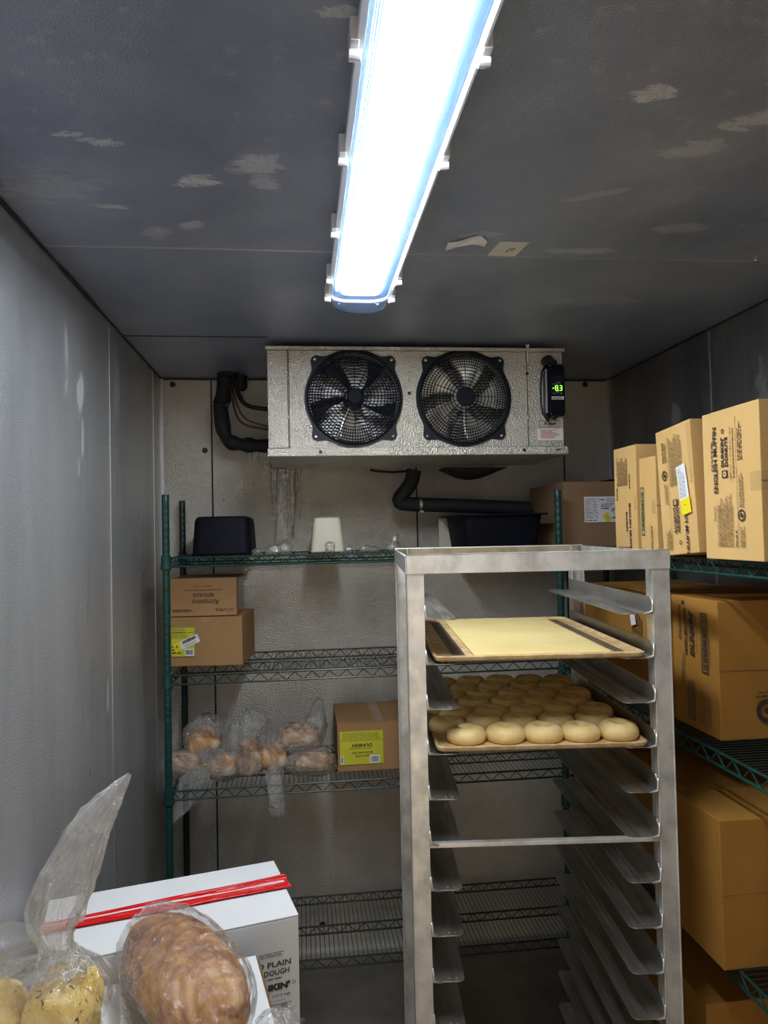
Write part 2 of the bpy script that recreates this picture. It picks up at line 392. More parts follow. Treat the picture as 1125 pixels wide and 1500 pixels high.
# ------------------------------------------------------------------ room
XL, XR, YB, YF, ZC = -.57, 1.37, 3.08, -.75, 2.42
st = lambda o: tag(o, kind='structure')
st(MB().box(XL-.1, XR+.1, YF-.1, YB+.1, -.1, 0).build('floor', M['floor']))
st(MB().box(XL-.1, XR+.1, YF-.1, YB+.1, ZC, ZC+.1).build('ceiling', M['ceil']))
st(MB().box(XL-.1, XL, YF, YB+.1, 0, ZC).build('wall_left', M['wall_l']))
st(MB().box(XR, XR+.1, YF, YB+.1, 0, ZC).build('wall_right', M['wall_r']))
st(MB().box(XL, XR, YB, YB+.1, 0, ZC).build('wall_back', M['wall_b']))
f = MB(); f.box(XL-.1, -.40, YF-.1, YF, 0, ZC); f.box(.55, XR+.1, YF-.1, YF, 0, ZC); f.box(-.40, .55, YF-.1, YF, 2.0, ZC)
st(f.build('wall_front', M['wall_b']))
n_ = [0]
def trim(mb, m):
    n_[0] += 1; o = mb.build('trim_%d' % n_[0], m); return st(o)
for x in (-.365, .497, 1.16): trim(MB().box(x-.0035, x+.0035, YB-.0012, YB, 0, ZC), M['seam_d'])
for y in (2.265, 2.916): trim(MB().box(XL, XL+.0018, y-.0035, y+.0035, 0, ZC), M['seam_l'])
trim(MB().box(XR-.0018, XR, 2.27-.004, 2.27+.004, 0, ZC), M['seam_l'])
trim(MB().box(XL, XR, 1.683-.0028, 1.683+.0028, ZC-.0014, ZC), M['seam_l'])
trim(MB().box(XL, -.10, 2.425, 2.432, ZC-.0014, ZC), M['seam_d'])
trim(MB().box(XL, XL+.011, YB-.011, YB, 0, ZC-.004), M['seam_l'])
trim(MB().box(XR-.011, XR, YB-.011, YB, 0, ZC-.004), M['seam_l'])
trim(MB().box(XL, XR, YB-.006, YB, ZC-.008, ZC), M['seam_d'])
trim(MB().box(XL, XR, YB-.02, YB, 0, .02), M['seam_l'])
# lumpy black sealant in both ceiling corners
for X, sg in ((XL, 1), (XR, -1)):
    pts, rs = [], []
    for i in range(90):
        y = YF+.2+(YB-YF-.21)*i/89
        pts.append((X+sg*.003, y, ZC-.003)); rs.append(max(.0025, (.008 if sg > 0 else .0055)*(.35+1.3*noise.noise(Vector((y*2.3, sg*3, 0)))+.3*noise.noise(Vector((y*11, 0, 5))))))
    trim(MB().tube(pts, rs, 8), M['caulk'])
# round black lock plugs in the panels
pl = None
for i, (x, z, w_) in enumerate(((-.522,2.394,'at the left end near the corner'),(-.244,2.398,'by the pipe bundle'),(-.394,2.117,'beside the dark seam, lower than the rest'),(1.266,2.399,'right of the cooling unit near the right corner'),(.06,.13,'seen low through the bottom wire shelf'))):
    p = MB().lathe([(.012,0),(.012,-.002),(.0105,-.0035)], (0,0,0), 'y', 20).build('panel_plug', M['black'], loc=(x, YB+.0005, z))
    tag(p, 'round black plug in the back wall ' + w_, 'plug', 'lock plugs of the back wall panels')
p = MB().lathe([(.009,0),(.009,-.003),(.006,-.006)], (0,0,0), 'z', 16).build('ceiling_screw', M['steel'], loc=(1.138,1.666,ZC)); tag(p, 'small dark round screw head on the ceiling at the far right', 'screw')
# ceiling stickers
cf = Face((.494,1.643,ZC), (1,0,0), (.12,-1,0))
sk = MB(); sk.prism([(-.034,-.046),(.034,-.046),(.034,.046),(-.034,.046)], lambda x,y: cf.P(x,y,0), lambda x,y: cf.P(x,y,.0008))
o = sk.build('ceiling_label', mat('cream_label', (.70,.68,.60), .6)); tag(o, 'small cream rectangle marked T6 stuck on the ceiling right of the lamp', 'label')
cf.txt('T6', .008, 0, .026, .018, PI/2, 'ink', .01, h=.0013); cf.flush(o)
mb = MB()
def pe(i, j):
    a = i/11; b = j/5
    x = .345+.088*a; y = 1.585+.05*b*(1-.5*abs(a-.4))+.022*math.cos(a*5)
    return (x, y, ZC-.0006-.004*abs(math.sin(a*4+b*2)))
mb.grid(12, 6, pe); o = mb.build('peeling_label', M['paper'], smooth=True); tag(o, 'torn peeling white sticker hanging off the ceiling beside the T6 label', 'label')

# ------------------------------------------------------------------ ceiling lamp
lamp = empty('ceiling_lamp', (.164, 1.31, ZC), 'long glowing white LED batten lamp with ribbed clear cover on the ceiling', 'lamp')
LH = .62
def capsule(hw, L, rr, n=10):
    pts = []
    for (cx, cy, a0) in ((hw-rr, L-rr, 0), (-hw+rr, L-rr, PI/2), (-hw+rr, -L+rr, PI), (hw-rr, -L+rr, 1.5*PI)):
        for k in range(n+1):
            a = a0+PI/2*k/n; pts.append((cx+rr*math.cos(a), cy+rr*math.sin(a)))
    return pts
mb = MB()
mb.prism(capsule(.076, LH, .05), lambda x,y: Vector((x,y,-.028)), lambda x,y: Vector((x,y,0)))
mb.build('lamp_housing', M['lampbody'], lamp)
mb = MB(); mb.prism(capsule(.073, LH-.006, .045), lambda x,y: Vector((x,y,-.033)), lambda x,y: Vector((x,y,-.0285))); mb.build('halo_plate', M['halo_blue'], lamp)  # plate added to carry the blue halo colour
mb = MB()   # rim round the cover
rim = capsule(.083, LH+.005, .055); rin = capsule(.0745, LH-.004, .047)
for z in (-.030, -.042):
    pass
n = len(rim); v = [[mb.bm.verts.new((*p, z)) for p in q] for q, z in ((rim,-.022),(rim,-.040),(rin,-.040),(rin,-.022))]
for a in range(4):
    for k in range(n): mb.bm.faces.new((v[a][k], v[a][(k+1)%n], v[(a+1)%4][(k+1)%n], v[(a+1)%4][k]))
mb.build('rim', M['lampbody'], lamp)
mb = MB()   # ribbed diffuser: lofted capsules with fluted section
ax = []
NS = 140
def cov(i, j):
    # i across the width, j along the length
    t = -1+2*i/NS; L = LH-.003
    yj = [-L, -L+.004, -L+.012, -L+.026, -L+.045]+[-L+.045+(2*L-.09)*k/10 for k in range(1, 10)]+[L-.045, L-.026, L-.012, L-.004, L]
    y = yj[j]; d = min(1., (L-abs(y))/.045); wy = math.sqrt(max(0., 1-(1-d)**2))
    hw = .074*(.62+.38*wy)
    x = hw*math.copysign(abs(math.sin(t*PI/2)), t)
    h = .046*wy*math.cos(t*PI/2)**.55 if abs(t) < 1 else 0
    rib = .0022*math.cos(i*PI/2) if 0 < i < NS else 0
    return Vector((x, y, -.036-h+rib))
mb.grid(NS+1, 19, cov)
mb.build('diffuser_cover', M['cover'], lamp)
mb = MB(); mb.prism(capsule(.049, LH-.055, .02, 4), lambda x,y: Vector((x,y,-.038)), lambda x,y: Vector((x,y,-.0335)))
mb.build('led_panel', M['led'], lamp)
for yy in (-.40, -.13, .165, .44, .575):
    for sx in (-1, 1):
        if sx == 1 and yy in (.165,): continue
        b = MB(); b.box(sx*.080, sx*.092, yy-.022, yy+.022, -.042, -.010); b.tube([(sx*.076, yy, -.047), (sx*.093, yy, -.045)], .0075, 10)
        b.build('cover_clip', M['clip'], lamp, bevel=.0015)

# ------------------------------------------------------------------ cooling unit on the back wall
EY = 2.47
ev = empty('evaporator_unit', (.413, 2.66, ZC), 'galvanised two-fan cooling unit hanging from the ceiling at the back wall', 'cooling unit')
ev_o = Vector(ev.location)
def E_(mb, name, m, par=None, **k):
    bmesh.ops.translate(mb.bm, verts=mb.bm.verts, vec=-ev_o)
    return mb.build(name, m, par or ev, **k)
X0, X1, XA, XB, Z0, Z1 = -.105, .932, -.033, .802, 2.052, 2.398
FC = [(.188, 2.222), (.572, 2.222)]; FR = .158
mb = MB()
def holed(x0, x1, z0, z1, cx, cz, r, y, n=64):
    outer = []; inner = []
    angs = sorted([2*PI*k/n for k in range(n)]+[math.atan2(b-cz, a_-cx) % (2*PI) for a_ in (x0, x1) for b in (z0, z1)]); n = len(angs)
    for a in angs:
        c, s = math.cos(a), math.sin(a)
        tx = ((x1-cx) if c > 0 else (x0-cx))/c if abs(c) > 1e-6 else 1e9
        tz = ((z1-cz) if s > 0 else (z0-cz))/s if abs(s) > 1e-6 else 1e9
        t = min(tx, tz); outer.append(mb.bm.verts.new((cx+c*t, y, cz+s*t))); inner.append(mb.bm.verts.new((cx+c*r, y, cz+s*r)))
    for k in range(n): mb.bm.faces.new((outer[k], outer[(k+1)%n], inner[(k+1)%n], inner[k]))
    # venturi
    back = [mb.bm.verts.new((v.co.x, y+.05, v.co.z)) for v in inner]
    for k in range(n): mb.bm.faces.new((inner[k], inner[(k+1)%n], back[(k+1)%n], back[k]))
mid = .380
mb2 = mb
holed(XA+.001, mid, Z0, Z1-.012, *FC[0], FR, EY); holed(mid, XB-.001, Z0, Z1-.012, *FC[1], FR, EY)
E_(mb, 'fan_panel', M['galv'])
mb = MB(); mb.box(X0, XA-.001, EY-.001, EY+.02, Z0, Z1-.012); E_(mb, 'end_panel', M['galv'], bevel=.0015)
mb = MB(); mb.box(XB+.001, X1, EY-.001, EY+.02, Z0, Z1-.012); E_(mb, 'end_panel', M['galv'], bevel=.0015)
mb = MB()
mb.box(X0, X0+.003, EY+.021, 2.85, Z0, Z1); mb.box(X1-.003, X1, EY+.021, 2.85, Z0, Z1)
mb.box(X0, X1, EY+.021, 2.85, Z1-.003, Z1); mb.box(XA, XB, 2.845, 2.85, Z0, Z1)
mb.box(X0-.006, X1+.006, EY-.012, EY+.03, Z1-.011, Z1)
E_(mb, 'casing', M['galv'])
mb = MB(); mb.box(X0+.02, X1-.02, EY+.12, EY+.24, Z0+.01, Z1-.01); E_(mb, 'cooling_coil', M['fineback'])
mb = MB()
for i in range(30): z = Z0+.02+i*.0108; mb.tube([(X0+.03, EY+.119, z), (X1-.03, EY+.119, z)], .0018, 5)
E_(mb, 'coil_fins', M['clearblack'])
# drip pan
mb = MB()
mb.box(X0-.002, X1+.008, EY-.018, EY-.012, 2.024, 2.049); mb.box(X0-.002, X1+.008, EY-.012, 2.86, 2.022, 2.026)
mb.box(X0-.002, X0+.002, EY-.012, 2.86, 2.026, 2.049); mb.box(X1+.004, X1+.008, EY-.012, 2.86, 2.026, 2.049)
mb.prism([(EY+.02,2.0225),(2.84,2.0225),(2.72,2.005),(EY+.10,2.008)], lambda y,z: Vector((X0+.08,y,z)), lambda y,z: Vector((X1-.13,y,z)))
E_(mb, 'drip_pan', M['galv'])
for x in (-.004+XA, XB):   # joint strips with tan sealant / tube
    mb = MB(); mb.box(x-.0012, x+.0012, EY-.0022, EY-.001, Z0, Z1-.012); E_(mb, 'panel_joint', M['seam_d'])
mb = MB(); mb.tube([(XB+.004, EY-.006, 2.41), (XB+.004, EY-.006, 2.35)], .0045, 8); mb.lathe([(.008,0),(.008,.006)], (XB+.004, EY-.006, 2.404), 'z', 10)
E_(mb, 'sensor_tube', M['cream'])
for (x, z) in ((-.04,2.31),(-.04,2.16),(.803,2.31),(.803,2.155),(.01,2.375),(-.017,2.345),(-.015,2.23),(-.01,2.115),(.045,2.355),(.04,2.125),(.33,2.14),(.332,2.335),(.38,2.31),(.38,2.24),(.378,2.14),(.46,2.355),(.452,2.125),(.69,2.12),(.727,2.34),(.77,2.24),(.07,2.036),(.42,2.036),(.78,2.037),(.22,2.393),(.42,2.393),(.66,2.393)):
    yy = EY-.018 if z < 2.05 else (EY-.012 if z > 2.38 else EY-.001)
    mb = MB(); mb.lathe([(.0055,0),(.0055,-.002),(.003,-.0045)], (x, yy, z), 'y', 10); E_(mb, 'screw', M['fineback'] if random.random() < .6 else M['black'])
mb = MB(); mb.box(.895,.912, EY-.0185, EY-.018, 2.036,2.040); E_(mb, 'drain_slot', M['black'])
# fans
def fan(cx, cz, phase, bmat, bl):
    c = Vector((cx, EY, cz)); g = MB()
    def ring(r, y, t=.0016, n=4, seg=72):
        g.lathe([(r-t, y), (r, y-t), (r+t, y), (r, y+t)], c, 'y', seg, True)
    prof = lambda r: -.030+.030*(r/.166)**4*.9 if r < .150 else -.030+.030*(r/.166)**4*.9
    dome = lambda r: -.034 if r < .08 else -.034+.028*((r-.08)/.086)**2.2
    rs = [.032,.044,.056,.068,.080,.092,.104,.114,.124,.134,.144,.152]
    for r in rs: ring(r, dome(r))
    for r, y in ((.158,-.014),(.163,-.006)): ring(r, y, .0026)
    for k in range(96):
        a = 2*PI*k/96
        r0 = .024 if k % 6 == 0 else .108
        pts = []
        for r in [r0+(.164-r0)*q/6 for q in range(7)]: pts.append(c+Vector((r*math.cos(a), dome(r) if r < .158 else -.006, r*math.sin(a))))
        g.tube(pts, .0014, 4, False)
    # outer collar plate with four ears
    n = 96; po = []; pi = []
    for k in range(n):
        a = 2*PI*k/n; d = min(abs(((a-q+PI) % (2*PI))-PI) for q in (PI/4, 3*PI/4, 5*PI/4, 7*PI/4))
        r = .169+ .030*max(0., 1-(d/.16)**2)**.8 if d < .16 else .169+.004*max(0, 1-(d-.16)/.15)
        po.append((r*math.cos(a), r*math.sin(a))); pi.append((.158*math.cos(a), .158*math.sin(a)))
    vv = [[g.bm.verts.new(c+Vector((x, y, z))) for x, z in q] for q, y in ((po,-.001),(po,-.008),(pi,-.008),(pi,-.001))]
    for s in range(4):
        for k in range(n): g.bm.faces.new((vv[s][k], vv[s][(k+1)%n], vv[(s+1)%4][(k+1)%n], vv[(s+1)%4][k]))
    gd = E_(g, 'fan_guard', M['guard'])
    h = MB(); h.lathe([(.027,-.031),(.027,-.038),(.022,-.044),(.0,-.046)] if bl else [(.033,-.030),(.033,-.040),(.028,-.044),(.0,-.045)], c, 'y', 32); E_(h, 'guard_badge', M['badge'], gd, smooth='auto')
    for q in (PI/4, 3*PI/4, 5*PI/4, 7*PI/4):
        s = MB(); s.lathe([(.006,0),(.006,-.011),(.003,-.013)], c+Vector((.187*math.cos(q),0,.187*math.sin(q))), 'y', 10); E_(s, 'guard_bolt', M['steel'], gd)
    rt = MB(); rt.lathe([(.0,-.012),(.030,-.010),(.036,.0),(.036,.045),(.0,.05)], c, 'y', 28)
    rot = E_(rt, 'fan_rotor', M['blade'] if bl else M['blade_s'], smooth='auto')
    for b in range(5):
        a0 = phase+2*PI*b/5; m = MB()
        def fb(i, j):
            r = .030+.120*i/10; q = i/10
            wd = ((.30+1.0*q**.7) if (not bl or b == 0) else (.28+.36*q))*(1-.25*max(0, q-.8)*5*abs(j/6-.5))
            a = a0+(-.5+j/6)*wd*.75+.35*q
            y = .004+(-.5+j/6)*.050*(.5+.5*q)*(1.1-.4*q)+.006
            return c+Vector((r*math.cos(a), y+.006*math.sin(PI*j/6), r*math.sin(a)))
        m.grid(11, 7, fb)
        o = E_(m, 'fan_blade', M['blade_s'] if (not bl or b == 0) else M['blade'], rot, smooth=True)  # left fan: bottom blade coloured as if light caught it
        md = o.modifiers.new('thick', 'SOLIDIFY'); md.thickness = .0025
fan(*FC[0], -PI/2-.30, 0, True); fan(*FC[1], 1.1, 0, False)
# digital controller
ct = MB(); ct.box(.868,.926, EY-.040, EY-.001, 2.155, 2.335); co = E_(ct, 'controller', M['tub'], bevel=.004)
m = MB(); m.lathe([(.018,0),(.018,-.030),(.014,-.036)], (.872, EY-.001, 2.352), 'y', 24); m.lathe([(.012,0),(.012,-.026),(.009,-.03)], (.893, EY-.001, 2.343), 'y', 20); E_(m, 'cable_gland', M['black'], co, smooth='auto')
m = MB(); m.tube([(.888,EY-.018,2.154),(.885,EY-.018,2.145)], [.014,.008], 14); E_(m, 'cable_gland', M['black'], co)
cf = Face(Vector((.897, EY-.041, 2.245))-ev_o, (1,0,0), (0,0,1))
m = MB(); m.prism([(-.022,-.02),(.022,-.02),(.022,.05),(-.022,.05)], lambda x,y: cf.P(x,y,-.0004), lambda x,y: cf.P(x,y,.0008)); m.build('display_window', M['screen'], co)
SEG = {'8':'abcdefg','3':'abcdg'}
def digit(d, cx, cy, w, h, t):
    g = {'a':(0,h/2,1),'g':(0,0,1),'d':(0,-h/2,1),'b':(w/2,h/4,0),'c':(w/2,-h/4,0),'f':(-w/2,h/4,0),'e':(-w/2,-h/4,0)}
    for k in SEG[d]:
        x, y, hz = g[k]
        if hz: cf.rect(cx+x-w/2+t*.5, cx+x+w/2-t*.5, cy+y-t/2, cy+y+t/2, 'digit', .0013)
        else: cf.rect(cx+x-t/2, cx+x+t/2, cy+y-h/4+t*.3, cy+y+h/4-t*.3, 'digit', .0013)
cf.rect(-.0165,-.0105,.0045,.0065,'digit',.0013); digit('8',-.0025,.0055,.0085,.017,.0019); digit('3',.0125,.0055,.0085,.017,.0019); cf.rect(.0042,.0062,-.004,-.002,'digit',.0013)
cf.flush(co, 'digits')
cf.rect(-.019,-.0165,.001,.004,'paper',.0013)
cf.rect(-.003,.012,.024,.0255,'fineback',.0013); cf.rect(-.018,.008,.019,.020,'fineback',.0013); cf.rect(-.004,.004,-.010,-.006,'fineback',.0013); cf.rect(-.017,-.008,-.014,-.0125,'fineback',.0013); cf.rect(.008,.018,-.014,-.0125,'fineback',.0013)
cf.flush(co, 'key_marks')
sg, sf = sticker(cf, co, .001,-.029,.044,.011,h=.001); sf.para(-.02,.02,-.004,.004,2,0,'ink',.0016,.55,.008); sf.flush(sg,'label_print')
for x, z in ((.873,2.33),(.921,2.33),(.873,2.16),(.921,2.16)):
    m = MB(); m.lathe([(.0028,0),(.0028,-.002)], (x, EY-.040, z), 'y', 8); E_(m, 'screw', M['steel'], co)
m = MB(); m.box(.851,.860, EY-.02, EY-.001, 2.185, 2.27); m.box(.861,.865, EY-.03, EY-.001, 2.165, 2.32); E_(m, 'mounting_bracket', M['fineback'])
m = MB(); m.tube([(.868,EY-.012,2.34),(.852,EY-.014,2.31),(.846,EY-.014,2.26),(.846,EY-.014,2.20),(.852,EY-.014,2.165),(.872,EY-.014,2.137)], .0035, 8)
m.tube([(.866,EY-.02,2.335),(.857,EY-.022,2.30),(.855,EY-.022,2.17),(.874,EY-.02,2.142)], .0028, 8); E_(m, 'sensor_cable', M['clearblack'], smooth=True)
fl = Face(Vector((.868, EY-.001, 2.1))-ev_o, (1,0,0), (0,0,1))
bd, bf = sticker(fl, ev, .009,.031,.074,.022, key='galv', name='maker_badge', h=.0012)
bf.frame(-.037,.037,-.011,.011,.0012,'ink',.0018); bf.txt('Kolpak', .006,0,.045,.013,0,'ink',.05,.2,.0018); bf.ring(-.024,.004,.006,.0068,'ink',.0018,.4,2.6,10); bf.flush(bd,'badge_lettering')
wl, wf = sticker(fl, ev, .012,-.0065,.100,.047, name='warning_label', h=.0012)
wf.frame(-.049,.049,-.0225,.0225,.0012,'ink_r',.0018)
for i in range(7): wf.para(-.034+.004*(i==6), .036-.012*(i in (1,6)), .0135-.0045*i, .0165-.0045*i, 1, 0, 'ink_r', .0018, .75, .006)
wf.flush(wl,'warning_print')

# ------------------------------------------------------------------ pipes at the back wall
def arc(pts, n=6):
    """round off the corners of a polyline"""
    P = [Vector(p) for p in pts]; out = [P[0]]
    for i in range(1, len(P)-1):
        a, b, c = P[i-1], P[i], P[i+1]; k = .42
        s = b+(a-b)*k; e = b+(c-b)*k
        for q in range(n+1):
            t = q/n; out.append(s.lerp(b, t).lerp(b.lerp(e, t), t))
    out.append(P[-1]); return out
pp = empty('refrigerant_pipes', (-.29, 2.98, ZC), 'bundle of black insulated pipes curving from the ceiling into the left of the cooling unit', 'pipe')
po = Vector(pp.location); _rp = pp
def Q_(mb, name, m, par=None, **k):
    bmesh.ops.translate(mb.bm, verts=mb.bm.verts, vec=-po); return mb.build(name, m, par or pp, **k)
mb = MB(); mb.tube(arc([(-.295,2.98,2.418),(-.30,2.98,2.33),(-.315,2.97,2.29)]), .033, 16); Q_(mb, 'insulation_sleeve', M['foam'], smooth='auto')
mb = MB(); mb.tube(arc([(-.318,2.97,2.29),(-.298,2.95,2.135),(-.20,2.93,2.118),(-.107,2.92,2.113)]), [.028+.004*math.sin(i*1.3) for i in range(16)], 16); Q_(mb, 'insulation_sleeve', M['foam'], smooth='auto')
mb = MB(); mb.tube([(-.325,2.97,2.292),(-.312,2.965,2.30),(-.285,2.96,2.284)], .010, 10); Q_(mb, 'frost_ring', M['ice'], smooth=True)
mb = MB(); mb.tube(arc([(-.25,2.97,2.415),(-.255,2.97,2.36),(-.22,2.96,2.28),(-.107,2.93,2.262)]), .009, 12); Q_(mb, 'thin_pipe', M['black'], smooth=True)
mb = MB(); mb.tube(arc([(-.275,2.95,2.40),(-.27,2.94,2.32),(-.24,2.92,2.20),(-.107,2.90,2.175)]), .0045, 10); mb.tube(arc([(-.262,2.95,2.40),(-.262,2.94,2.33),(-.225,2.92,2.22),(-.107,2.90,2.185)]), .0035, 10); Q_(mb, 'thin_pipe', M['copper'], smooth=True)
mb = MB(); mb.lathe([(.045,0),(.042,-.018),(.030,-.022)], (-.285,2.98,2.419), 'z', 20); mb.lathe([(.024,0),(.024,-.05),(.015,-.06)], (-.232,2.98,2.41), 'z', 16); Q_(mb, 'ceiling_collar', M['foam'], smooth='auto')
dp = empty('drain_pipe', (.44, 2.85, 2.0), 'black insulated drain pipe elbowing right under the cooling unit', 'pipe')
po = Vector(dp.location); pp = dp
mb = MB(); mb.tube(arc([(.452,2.85,2.006),(.44,2.86,1.95),(.375,2.87,1.875),(.47,2.88,1.868),(.62,2.88,1.862),(.93,2.88,1.845)],5), .029, 18); Q_(mb, 'insulation_sleeve', M['foam'], smooth='auto')
mb = MB(); mb.lathe([(.0305,-.006),(.0325,-.006),(.0325,.006),(.0305,.006)], (.477,2.878,1.868), 'x', 24, True); mb.box(.470,.484,2.835,2.85,1.835,1.843); Q_(mb, 'hose_clamp', M['steel'])
def sag(i, j):
    a = i/20; b = j/8; x = .55+.25*a; d = max(0, math.sin(PI*min(1, a*1.0))**1.0*(1.15-.5*a))
    return Vector((x, 2.80+.05*math.cos(PI*b), 2.0045-.045*d*math.sin(PI*b)))
mb = MB(); mb.grid(21, 9, sag); o = mb.build('insulation_patch', M['foam'], smooth=True)
md = o.modifiers.new('t','SOLIDIFY'); md.thickness = .004; tag(o, 'sagging black insulation flap under the right part of the cooling unit', 'insulation')
mb = MB(); mb.tube([(.27,2.80,2.004),(.30,2.80,1.998),(.36,2.82,1.995),(.42,2.83,2.0)], .005, 8); o = mb.build('loose_cable', M['clearblack'], smooth=True); tag(o, 'thin black cable lying under the cooling unit left of the drain pipe', 'cable')
# ice
def icicle(mb, x, y, z0, z1, r):
    n = 7; pts = [(x+.002*math.sin(i*1.7), y, z0+(z1-z0)*i/n) for i in range(n+1)]
    mb.tube(pts, [r*(1-.8*i/n)*(1+.25*math.sin(i*2.3+x*50)) for i in range(n+1)], 7)
mb = MB()
for k in range(26):
    x = -.128+.125*random.random(); L = random.choice((.12,.2,.3,.3))*(.6+.6*random.random())
    icicle(mb, x, 3.070, 2.06, max(1.70, 2.05-L*1.15), .008+.006*random.random())
def sheet(i, j):
    a = i/16; b = j/30; x = -.115+.085*a+.010*noise.noise(Vector((a*3, b*6, 1))); z = 2.06-(.33-.10*abs(a-.4))*b
    return Vector((x, 3.072-.010*math.sin(PI*a)*(.6+.6*abs(noise.noise(Vector((a*9, b*2, 0))))), z))
mb.grid(17, 31, sheet)
o = mb.build('ice_runnel', M['ice'], smooth=True); tag(o, 'frozen drip ice running down the back wall below the left end of the cooling unit', 'ice')
mb = MB()
for k, (x, L) in enumerate(((-.20,.05),(-.18,.045),(-.168,.06),(-.155,.10),(-.145,.05),(-.138,.13),(-.128,.07))): icicle(mb, x, 2.925, 2.10, 2.10-L, .006); mb.tube([(x,2.925,2.10),(x,2.925,2.112)], .007, 7)
pp = _rp; po = Vector(pp.location); o = Q_(mb, 'icicles', M['ice'], smooth=True); tag(o, 'short icicles under the sleeve', kind='stuff')

# ------------------------------------------------------------------ wire shelving
def wire_shelf(par, x0, x1, y0, y1, z, along, wire, mat_t, mat_w):
    """top surface at z. along = 'x' or 'y': direction of the long edges"""
    s = MB()
    if along == 'x':
        n = int((x1-x0)/wire)
        for i in range(1, n): x = x0+(x1-x0)*i/n; s.tube([(x,y0,z-.0012),(x,y1,z-.0012)], .0013, 4, False)
    else:
        n = int((y1-y0)/wire)
        for i in range(1, n): y = y0+(y1-y0)*i/n; s.tube([(x0,y,z-.0012),(x1,y,z-.0012)], .0013, 4, False)
    sh = s.build('wire_shelf', mat_w, par)
    def truss(p0, p1, name):
        p0, p1 = Vector(p0), Vector(p1); t = MB(); L = (p1-p0).length; n = max(2, int(round(L/.030))); d = Vector((0,0,-.030))
        t.tube([p0, p1], .0034, 6); t.tube([p0+d, p1+d], .0034, 6)
        t.tube([p0.lerp(p1, i/n)+(d if i % 2 else Vector((0,0,-.002))) for i in range(n+1)], .0022, 5)
        t.build(name, mat_t, sh)
    zt = z-.0045
    truss((x0,y0,zt),(x1,y0,zt),'edge_truss'); truss((x0,y1,zt),(x1,y1,zt),'edge_truss')
    truss((x0,y0,zt),(x0,y1,zt),'edge_truss'); truss((x1,y0,zt),(x1,y1,zt),'edge_truss')
    if along == 'x': truss((x0,(y0+y1)/2,zt-.003),(x1,(y0+y1)/2,zt-.003),'middle_truss')
    else: truss(((x0+x1)/2,y0,zt-.003),((x0+x1)/2,y1,zt-.003),'middle_truss')
    return sh
def post(par, x, y, h, zs, m):
    s = MB(); prof = [(.0127,.012)]
    z = .05
    while z < h-.03:
        prof += [(.0127,z-.0008),(.01245,z),(.0127,z+.0008)]; z += .0254
    prof += [(.0127,h-.002),(.0115,h)]
    s.lathe(prof, (x,y,0), 'z', 14); s.lathe([(.019,0),(.019,.006),(.008,.008),(.008,.014)], (x,y,0), 'z', 14)
    p = s.build('post', m, par, smooth='auto')
    for zz in zs:
        c = MB(); c.lathe([(.0135,.006),(.0165,.004),(.019,-.042),(.0135,-.045)], (x,y,zz), 'z', 16); c.build('collar', m, p, smooth='auto')
BZ = (1.69,1.285,.893,.285)
sh = empty('wire_shelving_unit', (0,0,0), 'dark green wire shelving unit standing along the back wall', 'shelving')
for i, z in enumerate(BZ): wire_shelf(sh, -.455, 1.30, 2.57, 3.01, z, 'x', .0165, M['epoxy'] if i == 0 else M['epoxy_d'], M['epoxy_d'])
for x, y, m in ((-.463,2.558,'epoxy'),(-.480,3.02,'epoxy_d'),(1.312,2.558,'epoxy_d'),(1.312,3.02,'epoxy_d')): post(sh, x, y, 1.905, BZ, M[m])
RZ = (1.688,1.265,.822,.30)
sr = empty('wire_shelving_unit', (0,0,0), 'teal green wire shelving unit running along the right wall beside the tray rack', 'shelving')
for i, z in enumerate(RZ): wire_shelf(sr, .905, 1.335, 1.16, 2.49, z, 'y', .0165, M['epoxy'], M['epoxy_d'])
for x, y, m in ((.915,2.502,'epoxy'),(1.338,2.505,'epoxy_d'),(.905,1.148,'epoxy'),(1.338,1.148,'epoxy')): post(sr, x, y, 1.90, RZ, M[m])

